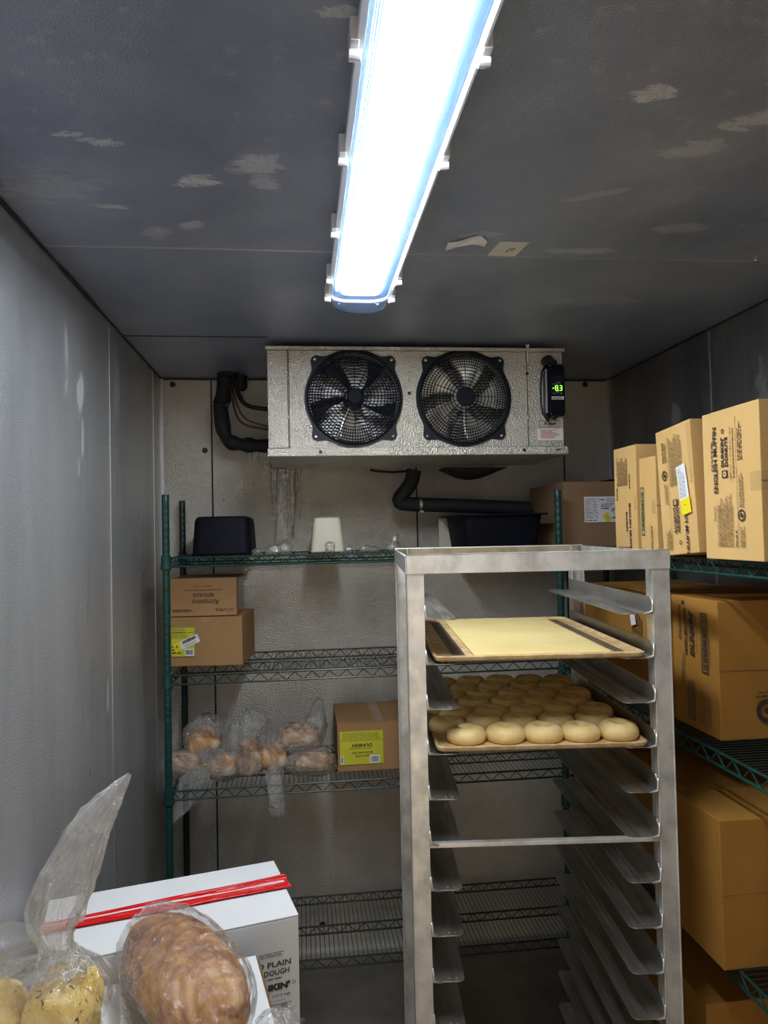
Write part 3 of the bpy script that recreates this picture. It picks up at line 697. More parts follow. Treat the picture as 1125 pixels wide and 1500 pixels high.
# ------------------------------------------------------------------ cartons
def carton(name, x, y, z, w, d, h, rz, mkey, label, cat='box', group=None, tape=None, seam=None, flap_gap=True, tilt=None, corner=None):
    """x,y = front-left bottom corner (corner='fr': front-right). returns empty-less body object at its centre base"""
    c, s = math.cos(rz), math.sin(rz)
    lx = w/2 if corner != 'fr' else -w/2
    cx = x+lx*c-(d/2)*s; cy = y+lx*s+(d/2)*c
    root = empty(name, (cx, cy, z), label, cat, group, rz)
    if tilt: root.rotation_euler[0] = tilt
    b = MB(); b.box(-w/2, w/2, -d/2, d/2, 0, h)
    bm = b.bm
    bmesh.ops.subdivide_edges(bm, edges=bm.edges[:], cuts=5, use_grid_fill=True)
    sd = random.random()*50
    for v in bm.verts:
        p = v.co.copy(); k = noise.noise_vector(Vector((p.x*5+sd, p.y*5, p.z*5)))*.0028
        if v.co.z < .001: k.z = 0
        ed = sum(abs(abs(a)-b_) < 1e-5 for a, b_ in ((p.x,w/2),(p.y,d/2)))+(abs(p.z) < 1e-5 or abs(p.z-h) < 1e-5)
        v.co += k*(1. if ed < 2 else .35)
    b.build('body', M[mkey], root, bevel=.002)
    g = MB()
    if seam == 'top_x': g.box(-w/2+.002, w/2-.002, -.0008, .0008, h, h+.0012)
    if seam == 'top_y': g.box(-.0008, .0008, -d/2+.002, d/2-.002, h, h+.0012)
    if seam == 'front': g.box(-w/2, w/2, -d/2-.0012, -d/2, h*.5-.0008, h*.5+.0008)
    if seam: g.build('flap_seam', M['kraft_in'], root)
    if tape == 'top_y':
        t = MB(); t.box(-.024, .024, -d/2-.0022, d/2+.001, h+.0013, h+.0018); t.box(-.024,.024,-d/2-.0026,-d/2-.0021,h-.05,h+.0018); t.build('packing_tape', M['tape'], root)
    if tape == 'top_x':
        t = MB(); t.box(-w/2-.0022, w/2+.0022, -.024, .024, h+.0013, h+.0018); t.box(-w/2-.0026,-w/2-.0021,-.024,.024,h-.05,h+.0018); t.build('packing_tape', M['tape'], root)
    if tape == 'front':
        t = MB(); t.box(-w/2-.002, w/2, -d/2-.0032, -d/2-.0026, h*.5-.026, h*.5+.026); t.build('packing_tape', M['tape'], root)
    root['dims'] = (w, d, h)
    return root
def dims(r): v = tuple(r['dims']); del r['dims']; return v
def front(r, d, h, k=.0022): return Face((0,-d/2-k,h/2), (1,0,0), (0,0,1))
def left(r, w, h, k=.0022): return Face((-w/2-k,0,h/2), (0,-1,0), (0,0,1))

# pesto carton (upside down) on the sauce carton, back shelf
sb = carton('carton', -.482, 2.732, 1.285, .262, .27, .178, -.10, 'kraft_m', 'plain brown carton with a lime label, underneath the pesto sauce carton', group='cartons on the back shelves')
w_, d_, h_ = dims(sb); f = front(sb, d_, h_)
lb, lf = sticker(f, sb, -.085,.0,.088,.108, key='ylabel', name='lime_label')
lf.frame(-.043,.043,-.053,.053,.001,'ink',.0014); lf.para(-.04,.02,.012,.05,7,0,'ink',.0014,.3,.02); lf.para(-.04,.0,-.045,-.012,3,0,'ink',.0014,.4,.02); lf.rect(-.04,.04,.034,.0352,'ink',.0014)
lf.flush(lb,'label_print')
l2, q = sticker(f, lb, -.066,-.002,.085,.030, .42, 'paper','price_tag', .0022); q.para(-.02,.038,.0,.012,2,0,'ink',.0028,.4,.006); q.barcode(-.018,.036,.003,.013,h=.0028); q.para(-.015,.035,-.012,-.003,2,0,'ink_b',.0028,.3,.01); q.flush(l2,'label_print')
l3, q = sticker(f, lb, -.105,-.019,.026,.031, .42, 'yellow','price_tag', .0027); q.txt('1',0,.003,.004,.009,PI,'ink',h=.0032); q.flush(l3,'label_print')
l4, q = sticker(f, lb, -.062,-.038,.034,.026, 0, 'paper','barcode_label', .0018); q.barcode(-.013,.013,-.008,.009,h=.0024); q.flush(l4,'label_print')
tp = MB(); tp.box(-.02,.02,-d_/2-.003,-d_/2-.0024,h_-.018,h_); tp.build('packing_tape', M['tape'], sb)
pb = carton('carton', -.482, 2.738, 1.4655, .240, .255, .139, -.03, 'kraft_m', 'upside-down brown pesto sauce carton on top of the carton with the lime label', group='cartons on the back shelves', seam='top_x')
w_, d_, h_ = dims(pb); f = front(pb, d_, h_)
f.txt('12/7 oz PKGS.', .075,-.048,.066,.010,PI,'ink',.01); f.txt('41822-00820', -.078,-.048,.068,.010,PI,'ink',.01)
f.txt('Armanino', .008,-.018,.100,.020,PI,'ink',.0); f.txt('PESTO SAUCE', .0,.008,.075,.013,PI,'ink',.01)
f.txt('MFG. BY: ARMANINO FOODS OF DISTINCTION, INC.', 0,.027,.135,.0055,PI,'ink',.0); f.txt('HAYWARD, CA 94545', .0,.040,.062,.0055,PI,'ink',.0)
f.flush(pb)
tp = MB()
def wr(i, j): return Vector((w_/2+.003+.0035*abs(noise.noise(Vector((i*.9,j*.8,2)))), -d_/2+.01+(d_-.02)*i/12, .005+(h_-.01)*j/8))
tp.grid(13, 9, wr); tp.build('loose_wrap', M['film2'], pb, smooth=True)
# egg carton at the right of the bags
eb = carton('carton', .117, 2.655, .893, .36, .33, .170, 0, 'kraft_m', 'brown taped carton with a lime label, right of the bagged bread', group='cartons on the back shelves', seam='top_y')
w_, d_, h_ = dims(eb); f = front(eb, d_, h_)
tp = MB(); tp.box(-.045,-.005,-d_/2,d_/2,h_+.0014,h_+.0019); tp.build('packing_tape', M['tape'], eb)
lb, lf = sticker(f, eb, -.092,.0,.158,.120, key='ylabel', name='lime_label')
lf.para(-.07,.075,.03,.056,5,0,'ink',.0014,.25,.02); lf.txt("DUNKIN'",.0,.008,.075,.013,PI,'ink',.035,h=.0014); lf.txt('BACON AND EGG',.002,-.018,.075,.008,PI,'ink',.02,h=.0014); lf.txt('SNACK BITES',.002,-.030,.05,.008,PI,'ink',.02,h=.0014)
lf.para(-.05,.05,-.005,-.001,1,0,'ink',.0014,.5,.008); lf.rect(-.079,.079,.026,.027,'ink',.0014)
lf.flush(lb,'label_print')
l4, q = sticker(f, lb, -.045,-.043,.038,.028, 0, 'paper','barcode_label', .0018); q.barcode(-.014,.014,-.009,.010,h=.0024); q.flush(l4,'label_print')
l4, q = sticker(f, lb, -.164,-.043,.013,.028, 0, 'paper','barcode_label', .0018); q.barcode(-.004,.004,-.009,.010,h=.0024); q.flush(l4,'label_print')
# dark brown carton at the right end of the top back shelf
db = carton('carton', .965, 2.575, 1.690, .36, .40, .242, 0, 'kraft_d', 'dark brown carton with a white label at the right end of the top back shelf', group='cartons on the back shelves')
w_, d_, h_ = dims(db); f = front(db, d_, h_)
lb, lf = sticker(f, db, -.035,.017,.138,.095, name='white_label')
lf.para(-.066,-.012,-.035,.042,14,0,'ink_b',.0014,.35,.03); lf.para(-.012,.012,.033,.039,1,0,'ink',.0014,.6,.012); lf.para(.018,.062,.024,.042,4,0,'ink',.0014,.3,.01)
lf.txt('FILO MINI BEEF',.02,.019,.05,.0055,0,'ink',.03,h=.0014); lf.txt('EMPANADAS',.015,.011,.04,.0055,0,'ink',.03,h=.0014); lf.para(-.005,.03,.0,.006,1,0,'ink',.0014,.7,.02); lf.para(-.064,-.02,-.043,-.038,1,0,'ink',.0014,.6,.02); lf.rect(.035,.058,-.035,-.027,'ink_b',.0014)
lf.flush(lb,'label_print')
l2, q = sticker(f, lb, .015,.012,.078,.030, .62, 'paper','price_tag', .0022); q.barcode(-.015,.036,.002,.013,h=.0028); q.para(-.012,.035,-.012,-.002,2,0,'ink',.0028,.35,.01); q.flush(l2,'label_print')
l3, q = sticker(f, lb, -.018,-.012,.024,.030, .62, 'yellow','price_tag', .0027); q.para(-.008,.008,-.01,.008,2,0,'ink',.0032,.2,.008); q.flush(l3,'label_print')
tp = MB(); tp.box(.03,.068,-d_/2-.003,-d_/2-.0024,h_-.045,h_); tp.box(.03,.068,-d_/2,-d_/2+.2,h_+.0012,h_+.0018); tp.build('packing_tape', M['tape'], db)
fp = MB(); fp.box(.0,w_/2,-d_/2+.001,-d_/2+.15,0,.002,Matrix.Translation((0,0,h_+.004)) @ Matrix.Rotation(-.02,4,'X')); fp.build('top_flap', M['kraft_d'], db)

# English muffin cartons on the right top shelf (long printed side faces the aisle)
TZ = 1.688
GR = 'cartons on the top right shelf'
e1 = carton('carton', .880, 1.297, TZ, .42, .199, .314, 0, 'kraft_l', 'tall tan English muffin carton, nearest on the top right shelf', group=GR, seam='front')
w_, d_, h_ = dims(e1); f = left(e1, w_, h_)
R9 = PI/2
f.txt('ENGLISH MUFFIN', -.050,.053,.140,.0145,R9,'ink',.03); f.txt("DUNKIN'", -.023,.067,.062,.011,R9,'ink',.05); f.txt('DONUTS', -.009,.067,.062,.011,R9,'ink',.05)
f.ring(-.020,.111,.003,.005); f.rect(-.026,-.006,.013,.029,'ink'); f.ring(-.016,.021,.002,.006,'kraft_l',.0009); f.txt('DD',-.0,.021,.012,.006,R9,'kraft_l',.03,h=.001)
f.txt('NET WT 11.47 LBS (5.11 KG)', .006,.062,.110,.006,R9,'ink'); f.para(.012,.017,.01,.12,1,1,'ink_b',.0006,.6,.008)
f.para(-.066,-.058,.03,.11,1,1,'ink_b'); f.para(-.080,-.068,.0,.08,1,1,'kraft_in',.0006,.4) if False else None
f.para(-.048,.008,-.13,-.02,13,1,'ink_b',.0006,.5,.010); f.txt('702030',-.056,-.062,.032,.006,R9,'ink'); f.rect(.0235,.0245,-.135,.135,'ink_b'); f.para(.028,.045,.045,.13,3,1,'ink_b'); f.para(.030,.046,-.05,.03,4,1,'ink_b'); f.para(.03,.046,-.13,-.085,5,1,'ink_b')
f.ring(.037,-.066,.0085,.012); f.ring(.037,-.066,0,.0045); f.para(.015,.021,-.13,-.09,1,1,'ink')
f.flush(e1)
tp = MB(); tp.box(-w_/2-.0034,-w_/2-.0028,-d_/2-.002,-d_/2+.03,h_*.44,h_*.56); tp.box(-w_/2-.0034,-w_/2+.2,-d_/2-.0032,-d_/2-.0026,h_*.44,h_*.56); tp.build('packing_tape', M['tape'], e1)
e2 = carton('carton', .880, 1.512, TZ+.002, .42, .160, .305, 0, 'kraft_l', 'leaning tan English muffin carton with a white and yellow price sticker', group=GR, tilt=-.075)
e2.location.y += .012; e2.location.z += .004
w_, d_, h_ = dims(e2); f = left(e2, w_, h_)
f.txt("DUNKIN'", .004,-.072,.060,.011,-R9,'ink',.05); f.txt('DONUTS', -.010,-.072,.060,.011,-R9,'ink',.05); f.rect(-.014,.008,-.038,-.023,'ink'); f.ring(-.003,-.030,.002,.006,'kraft_l',.0009)
f.txt('ENGLISH MUFFIN', .040,-.080,.145,.0125,-R9,'ink',.025); f.ring(.008,-.125,.003,.005); f.txt('NET WT 11.47 LBS (5.11 KG)', -.030,-.082,.10,.005,-R9,'ink_b')
f.para(-.022,.038,.01,.132,14,1,'ink_b',.0006,.55,.010); f.ring(-.046,.040,.0085,.012); f.ring(-.046,.040,0,.0045); f.para(-.052,-.032,.07,.125,3,1,'ink_b'); f.para(-.05,-.035,-.03,.02,3,1,'ink_b'); f.para(-.055,-.03,-.14,-.09,4,1,'ink_b'); f.rect(-.0285,-.0278,-.03,.13,'ink_b')
f.flush(e2)
l2, q = sticker(f, e2, .036,.012,.040,.082,.12,'paper','price_tag',.0016); q.para(-.016,.012,-.036,.036,5,1,'steel',.0022,.25,.01); q.txt('2',.006,.0,.004,.006,R9,'ink',h=.0022); q.flush(l2,'label_print')
l3, q = sticker(f, e2, .045,-.044,.040,.036,.12,'yellow','price_tag',.0021); q.txt('7',0,.004,.004,.006,R9,'ink',h=.0027); q.flush(l3,'label_print')
tp = MB(); tp.box(-w_/2-.0034,-w_/2-.0028,-d_/2-.001,-d_/2+.012,h_*.52,h_*.97); tp.build('packing_tape', M['tape'], e2)
e3 = carton('carton', .885, 1.722, TZ, .36, .088, .250, 0, 'kraft_l', 'narrow tan carton with a green barcode strip on the top right shelf', group=GR, seam='front')
w_, d_, h_ = dims(e3); f = left(e3, w_, h_)
f.frame(-.034,-.018,-.075,.050,.0022,'ink_g'); f.barcode(-.031,-.021,-.062,.038,True,'ink_g'); f.txt('41822-00820',.020,-.085,.070,.0075,-R9,'ink',.02); f.flush(e3)
tp = MB(); tp.box(-w_/2-.0034,-w_/2-.0028,-d_/2,-d_/2+.02,h_*.42,h_*.55); tp.build('packing_tape', M['tape'], e3)
e4 = carton('carton', .885, 1.828, TZ, .40, .135, .292, 0, 'kraft_l', 'tan muffin carton farthest along the top right shelf, behind the green-barcode one', group=GR)
w_, d_, h_ = dims(e4); f = left(e4, w_, h_)
f.txt('ENGLISH MUFFIN', .030,-.075,.130,.012,-R9,'ink',.025); f.txt("DUNKIN'", .010,-.060,.055,.010,-R9,'ink',.05); f.para(-.045,.02,.04,.125,12,1,'ink_b',.0006,.55,.01); f.para(.028,.036,.03,.08,1,1,'ink'); f.para(-.05,-.042,.0,.04,1,1,'ink'); f.para(-.045,.045,-.132,-.126,1,0,'ink_b')
f.flush(e4)
tp = MB(); tp.box(-w_/2-.0034,-w_/2-.0028,-d_/2-.001,-d_/2+.010,h_*.40,h_*.52); tp.build('packing_tape', M['tape'], e4)

# hash brown cartons, middle shelf of the right unit
MZ = 1.2655
GM = 'hash brown cartons on the middle right shelf'
hb = carton('carton', .948, 1.575, MZ, .35, .205, .318, .0, 'kraft_o', 'near hash browns carton with a tall barcode, beside the right post of the tray rack', group=GM, seam='front')
w_, d_, h_ = dims(hb); f = left(hb, w_, h_)
f.txt("DUNKIN'", -.008,.072,.110,.020,R9,'ink',.06,.15); f.txt('HASH BROWNS', -.036,.075,.115,.012,R9,'ink',.05); f.txt('FOLD000104', -.062,.095,.085,.010,R9,'ink',.04); f.para(-.024,-.020,.05,.11,1,1,'ink'); f.para(.013,.017,.03,.12,1,1,'ink')
f.frame(.034,.062,-.015,.128,.0035,'ink'); f.barcode(.039,.057,-.005,.120,True); f.para(.068,.072,.01,.10,1,1,'ink'); f.para(-.06,-.042,-.06,.02,3,1,'ink_b'); f.para(.02,.07,-.14,-.055,6,1,'ink_b',.0006,.4,.02); f.rect(-.035,.0,-.14,-.045,'ink_b'); f.rect(-.05,-.04,.14,.15,'ink')
f.flush(hb)
f = front(hb, d_, h_, .0036)
f.ring(-.062,-.095,.016,.027,'ink',.0006); f.ring(-.062,-.095,0,.007,'ink'); f.txt('Corrugated', -.062,-.062,.055,.008,PI,'ink',.02); f.txt('Recycles', -.062,-.052,.04,.008,PI,'ink',.02); f.txt('4', .055,-.12,.02,.03,0,'ink',.04); f.flush(hb)
hb2 = carton('carton', .940, 1.795, MZ, .38, .30, .312, .0, 'kraft_o', 'second hash browns carton, with a small white tag, behind the near one', group=GM, seam='top_x')
w_, d_, h_ = dims(hb2); f = left(hb2, w_, h_)
f.para(.06,.12,.02,.10,5,1,'ink',.0006,.35,.02); f.para(-.05,.02,.0,.11,6,1,'ink',.0006,.4,.02); f.flush(hb2)
l2, q = sticker(f, hb2, -.03,.085,.03,.05,.25,'paper','price_tag',.006); 
hb3 = carton('carton', .945, 2.11, MZ, .37, .32, .305, .0, 'kraft_o', 'hash browns carton farthest back on the middle right shelf', group=GM, seam='top_x')
dims(hb3)
# plain cartons on the low shelf and the bottom shelf
LZ = .8225
GL = 'plain cartons low on the right shelving'
lc = carton('carton', .868, 1.46, LZ, .44, .175, .312, 0, 'kraft_o', 'plain carton with a horizontal seam on the low right shelf, nearest of its row', group=GL, seam='front'); dims(lc)
lc2 = carton('carton', .900, 1.640, LZ, .42, .30, .310, 0, 'kraft_o', 'plain carton on the low right shelf, directly behind the nearest one', group=GL, seam='top_x'); dims(lc2)
lc3 = carton('carton', .900, 1.950, LZ, .42, .33, .300, 0, 'kraft_o', 'plain carton at the far end of the low right shelf', group=GL); dims(lc3)
bc = carton('carton', .885, 1.565, .3005, .43, .34, .385, 0, 'kraft_o', 'plain carton on the bottom right shelf, its near top corner just in view', group=GL); dims(bc)
bc2 = carton('carton', .905, 1.93, .3005, .41, .36, .37, 0, 'kraft_o', 'plain carton farther back on the bottom right shelf', group=GL); dims(bc2)

# ------------------------------------------------------------------ tubs and ice on the top back shelf
def rrect(w, d, r, n=5):
    pts = []
    for cx, cy, a0 in ((w-r,d-r,0),(-w+r,d-r,PI/2),(-w+r,-d+r,PI),(w-r,-d+r,1.5*PI)):
        for k in range(n+1): a = a0+PI/2*k/n; pts.append((cx+r*math.cos(a), cy+r*math.sin(a)))
    return pts
def loft(secs, cap0=True, cap1=True):
    """secs: list of (half w, half d, radius, z)"""
    mb = MB(); rings = [[mb.bm.verts.new((*p, z)) for p in rrect(w, d, r)] for w, d, r, z in secs]; n = len(rings[0])
    for a in range(len(rings)-1):
        for k in range(n): mb.bm.faces.new((rings[a][k], rings[a][(k+1)%n], rings[a+1][(k+1)%n], rings[a+1][k]))
    if cap0: mb.bm.faces.new(rings[0][::-1])
    if cap1: mb.bm.faces.new(rings[-1])
    return mb
TB = 1.6905
o = loft([(.106,.170,.03,0),(.108,.172,.03,.004),(.105,.168,.03,.006),(.098,.155,.03,.120),(.093,.150,.03,.134),(.084,.140,.028,.139)]).build('black_tub', M['tub'], smooth='auto', loc=(-.284,2.80,TB))
tag(o, 'black plastic tub turned upside down at the left of the top shelf', 'tub')
o = loft([(.064,.075,.014,0),(.066,.077,.014,.003),(.062,.073,.014,.006),(.051,.062,.014,.118),(.048,.059,.013,.127),(.040,.052,.012,.131)]).build('cream_container', M['cream'], smooth='auto', loc=(.097,2.77,TB))
tag(o, 'cream plastic container turned upside down in the middle of the top shelf', 'container')
o = loft([(.135,.15,.02,0),(.150,.168,.022,.122),(.172,.188,.025,.124),(.172,.188,.025,.129),(.149,.167,.022,.129),(.134,.15,.02,.006)], True, True).build('black_bin', M['tub'], smooth='auto', loc=(.745,2.78,TB))
tag(o, 'wide black bin with a flat rim on the top shelf, under the drain pipe', 'bin')
o = MB().box(-.030,.030,-.003,.003,0,.120).build('white_board', M['cream'], loc=(.600,2.975,TB), bevel=.001); tag(o, 'pale board standing upright behind the left edge of the black bin', 'board')
def lump(name, x, y, z, sx, sy, sz, seed, mt, subs=3, amp=.25, parent=None, fr=2.2):
    bm = bmesh.new(); bmesh.ops.create_icosphere(bm, subdivisions=subs, radius=1.)
    zm = 9
    for v in bm.verts:
        k = 1+amp*noise.noise(v.co*fr+Vector((seed*7.3, 0, seed))); v.co = Vector((v.co.x*sx*k, v.co.y*sy*k, max(-.55, v.co.z)*sz*k)); zm = min(zm, v.co.z)
    for v in bm.verts: v.co.z -= zm
    m = MB(); m.bm.free(); m.bm = bm
    return m.build(name, mt, parent, smooth=True, loc=(x, y, z))
ci = [(-.10,2.66,.030,.020,.018,'against the foot of the frozen wall drips'),(-.062,2.68,.028,.02,.026,'just right of the frozen wall drips'),(.103,2.64,.018,.018,.024,'in front of the cream container'),(.170,2.655,.016,.014,.013,'right beside the cream container, dark and round'),(.235,2.66,.022,.016,.014,'in the gap between cream container and tray rack'),(.262,2.665,.024,.016,.010,'low and flat, nearer the tray rack'),(.335,2.66,.026,.018,.020,'broad, nearest the tray rack'),(-.163,2.66,.016,.016,.012,'at the right of the upturned black tub')]
for i, (x, y, a, b, c, s) in enumerate(ci):
    o = lump('ice_chunk', x, y, TB, a, b, c, i+1, M['ice'], 3, .5); tag(o, 'clear ice chunk on the top shelf, ' + s, 'ice', 'ice chunks on the top shelf')
mb = MB(); mb.tube([(0,0,0),(.001,0,.02),(-.001,0,.045),(0,0,.058)], [.014,.011,.013,.010], 12); o = mb.build('ice_stub', M['ice'], smooth=True, loc=(.348,2.70,TB)); tag(o, 'upright stub of ice on the top shelf by the tray rack corner', 'ice')

# ------------------------------------------------------------------ tray rack
RW, RD, RS = .5713, .66, .0958
yaw = .0924
rk = empty('tray_rack', (.2225, 1.5446, 0), 'tall aluminium bakery tray rack with empty runners standing in the middle', 'rack', rz=-yaw)
ZT = 1.7085; PW = .038; RUN0 = ZT-.1352
def L_post(x, y, sx, sy):
    m = MB(); t = .0035
    m.box(min(x, x+sx*PW), max(x, x+sx*PW), min(y, y+sy*t), max(y, y+sy*t), .10, ZT-.001)
    m.box(min(x, x+sx*t), max(x, x+sx*t), min(y, y+sy*PW), max(y, y+sy*PW), .10, ZT-.001)
    # closed tube section
    m.box(min(x+sx*(PW-t), x+sx*PW), max(x+sx*(PW-t), x+sx*PW), min(y, y+sy*PW), max(y, y+sy*PW), .10, ZT-.001)
    m.build('post', M['alu'], rk, bevel=.0008)
for x, sx in ((0,1),(RW,-1)):
    for y, sy in ((0,1),(RD,-1)): L_post(x, y, sx, sy)
TBH = .040
m = MB(); m.box(.0015, RW+.001, -.003, .0005, ZT-TBH, ZT+.0015); m.box(.0015, RW+.001, -.003, .028, ZT-.0015, ZT+.0015); m.build('top_bar', M['alu'], rk, bevel=.0008)
m = MB(); m.box(0, RW, RD-.0005, RD+.003, ZT-TBH, ZT+.0015); m.box(0, RW, RD-.03, RD+.003, ZT-.0015, ZT+.0015); m.build('top_bar', M['alu'], rk, bevel=.0008)
for x in (0, RW-.003): MB().box(x-.0015, x+.0045, .002, RD-.002, ZT-TBH, ZT-.0016).build('side_bar', M['alu'], rk, bevel=.0008)
m = MB(); m.box(PW, RW-PW, .001, .016, RUN0-5*RS-.010, RUN0-5*RS-.001); m.build('cross_bar', M['alu'], rk, bevel=.001)
for z in (.12,):
    for y in (0, RD-.03): MB().box(PW, RW-PW, y, y+.03, z, z+.03).build('bottom_bar', M['alu'], rk, bevel=.001)
    for x in (.003, RW-.033): MB().box(x, x+.03, PW, RD-PW, z-.002, z+.028).build('bottom_bar', M['alu'], rk, bevel=.001)
def runner(side, z):
    """L section with raised lip and rounded front corner"""
    LW = .070; x = (PW if side < 0 else RW-PW); s = -side   # s: direction into the rack
    xf = x-s*.0005
    m = MB(); t = .0025
    R = .014
    prof = [(0, .030), (0, 0)] if False else None
    # vertical flange
    m.prism([(.004,0),(RD-.004,0),(RD-.004,.034),(.014,.034),(.004,.022)], lambda y, h: Vector((xf, y, z+h)), lambda y, h: Vector((xf+s*t, y, z+h)))
    # ledge with rounded inner front corner
    pl = [(0,.002),(LW-R,.002)]+[(LW-R+R*math.sin(a), .002+R-R*math.cos(a)) for a in (.4,.8,1.2,PI/2)]+[(LW,RD-.002-R)]+[(LW-R+R*math.cos(a), RD-.002-R+R*math.sin(a)) for a in (.4,.8,1.2)]+[(LW-R,RD-.002),(0,RD-.002)]
    m.prism(pl, lambda u, y: Vector((xf+s*u, y, z-t)), lambda u, y: Vector((xf+s*u, y, z)))
    # pressed ridges and the rolled lip
    for u in (.036,.050): m.box(min(xf+s*u, xf+s*(u+.004)), max(xf+s*u, xf+s*(u+.004)), .012, RD-.012, z, z+.0022)
    m.build('runner', M['alu_run'], rk, bevel=.0006)
    w = MB(); w.tube([(xf+s*.001, .0, z+.030), (xf+s*.002, -.001, z+.014), (xf+s*.0035, -.001, z+.003), (xf+s*.02, .0, z-.001)], [.0022,.003,.0034,.0016], 7)
    w.build('weld_bead', M['weld'], rk, smooth=True)
for i in range(15):
    for sd in (-1, 1): runner(sd, RUN0-i*RS-(.003 if sd < 0 else 0))
for x in (.03, RW-.03):
    for y in (.03, RD-.03):
        c = MB(); c.box(x-.022, x+.022, y-.022, y+.022, .094, .10); c.tube([(x-.013,y,.042),(x+.013,y,.042)], .042, 24); c.box(x-.018,x-.014,y-.012,y+.012,.035,.096); c.box(x+.014,x+.018,y-.012,y+.012,.035,.096)
        c.build('caster', M['clearblack'], rk)

# ------------------------------------------------------------------ trays, dough sheet and bagels
def tray(runner_i, label, u_off=0.):
    z = RUN0-runner_i*RS+.0024
    o = empty('sheet_pan', (0,0,0), label, 'tray')
    c, s = math.cos(-yaw), math.sin(-yaw)
    cx, cy = RW/2+u_off, RD/2-.008
    o.location = (.2225+cx*c-cy*s, 1.5446+cx*s+cy*c, z); o.rotation_euler[2] = -yaw
    hw, hd = .2285, .33
    m = MB()
    secs = [(hw-.004,hd-.004,.020,0),(hw,hd,.022,.004),(hw+.001,hd+.001,.023,.010),(hw-.003,hd-.003,.022,.0115),(hw-.007,hd-.007,.018,.010),(hw-.010,hd-.010,.016,.0062)]
    rings = [[m.bm.verts.new((*p, z_)) for p in rrect(a, b, r, 6)] for a, b, r, z_ in secs]; n = len(rings[0])
    for a in range(len(rings)-1):
        for k in range(n): m.bm.faces.new((rings[a][k], rings[a][(k+1)%n], rings[a+1][(k+1)%n], rings[a+1][k]))
    m.bm.faces.new(rings[0][::-1]); m.bm.faces.new(rings[-1]); m.build('pan', M['tan'], o, smooth='auto')
    return o
t1 = tray(1, 'upper tan sheet pan holding a flat yellow dough sheet in the tray rack')
for x0, x1 in ((-.186,-.158),(.172,.194)):
    MB().box(x0, x1, -.285, .29, .0062, .0072).build('burnt_strip', M['tan_d'], t1)
c, s = math.cos(-yaw), math.sin(-yaw)
def onpan(o, u, v, z): return (o.location.x+u*c-v*s, o.location.y+u*s+v*c, o.location.z+z)
m = MB(); m.prism(rrect(.150,.312,.006), lambda x,y: Vector((x,y,0)), lambda x,y: Vector((x,y,.0055)))
o = m.build('dough_sheet', M['sheet'], loc=onpan(t1, .008, -.003, .0064), rz=-yaw, bevel=.0015); tag(o, 'flat pale yellow dough sheet lying on the upper sheet pan', 'dough')
t2 = tray(3, 'lower tan sheet pan carrying rows of bagels in the tray rack')
def bagel_mesh(seed):
    m = MB(); R, r = .0235, .0188
    def fb(i, j):
        a = 2*PI*i/30; b = 2*PI*j/16
        k = 1+.10*noise.noise(Vector((math.cos(a)*1.6+seed*3, math.sin(a)*1.6, math.cos(b)*.8)))+.035*noise.noise(Vector((math.cos(a)*5+seed, math.sin(a)*5, math.sin(b)*3)))
        rr = r*k; cr = math.cos(b)*rr*(1.0 if math.cos(b) > 0 else 1.08)
        z = math.sin(b)*rr*1.05
        if z < -.013: z = -.013
        return Vector(((R+cr)*math.cos(a), (R+cr)*math.sin(a), z+.013))
    vs = m.grid(30, 16, fb, True)
    for j in range(16): m.bm.faces.new((vs[29][j], vs[29][(j+1)%16], vs[0][(j+1)%16], vs[0][j]))
    return m
protos = []
for k in range(5):
    b = bagel_mesh(k+1).build('bagel', M['dough'], smooth=True); protos.append(b)
rown = ['front','second','third','fourth','fifth','sixth','back']; coln = ['at the left end','second from the left','in the middle','second from the right','at the right end']
first = set()
for r in range(7):
    for q in range(5):
        k = random.randrange(5) if (r*5+q) >= 5 else r*5+q
        b = protos[k]
        if k in first: b = b.copy(); COL.objects.link(b)
        first.add(k)
        off = .014 if r % 2 == 0 else -.020
        jx, jy = random.uniform(-.003,.003), random.uniform(-.004,.004)
        b.location = onpan(t2, (q-2)*.0845+off+jx, -.270+r*.0885+jy, .0064)
        b.rotation_euler = (0, 0, random.random()*6.28); b.scale = (1.05, 1.05, random.uniform(.92,1.08))
        tag(b, 'raw pale bagel in the %s row of the lower pan, %s' % (rown[r], coln[q]), 'bagel', 'raw bagels on the lower sheet pan')

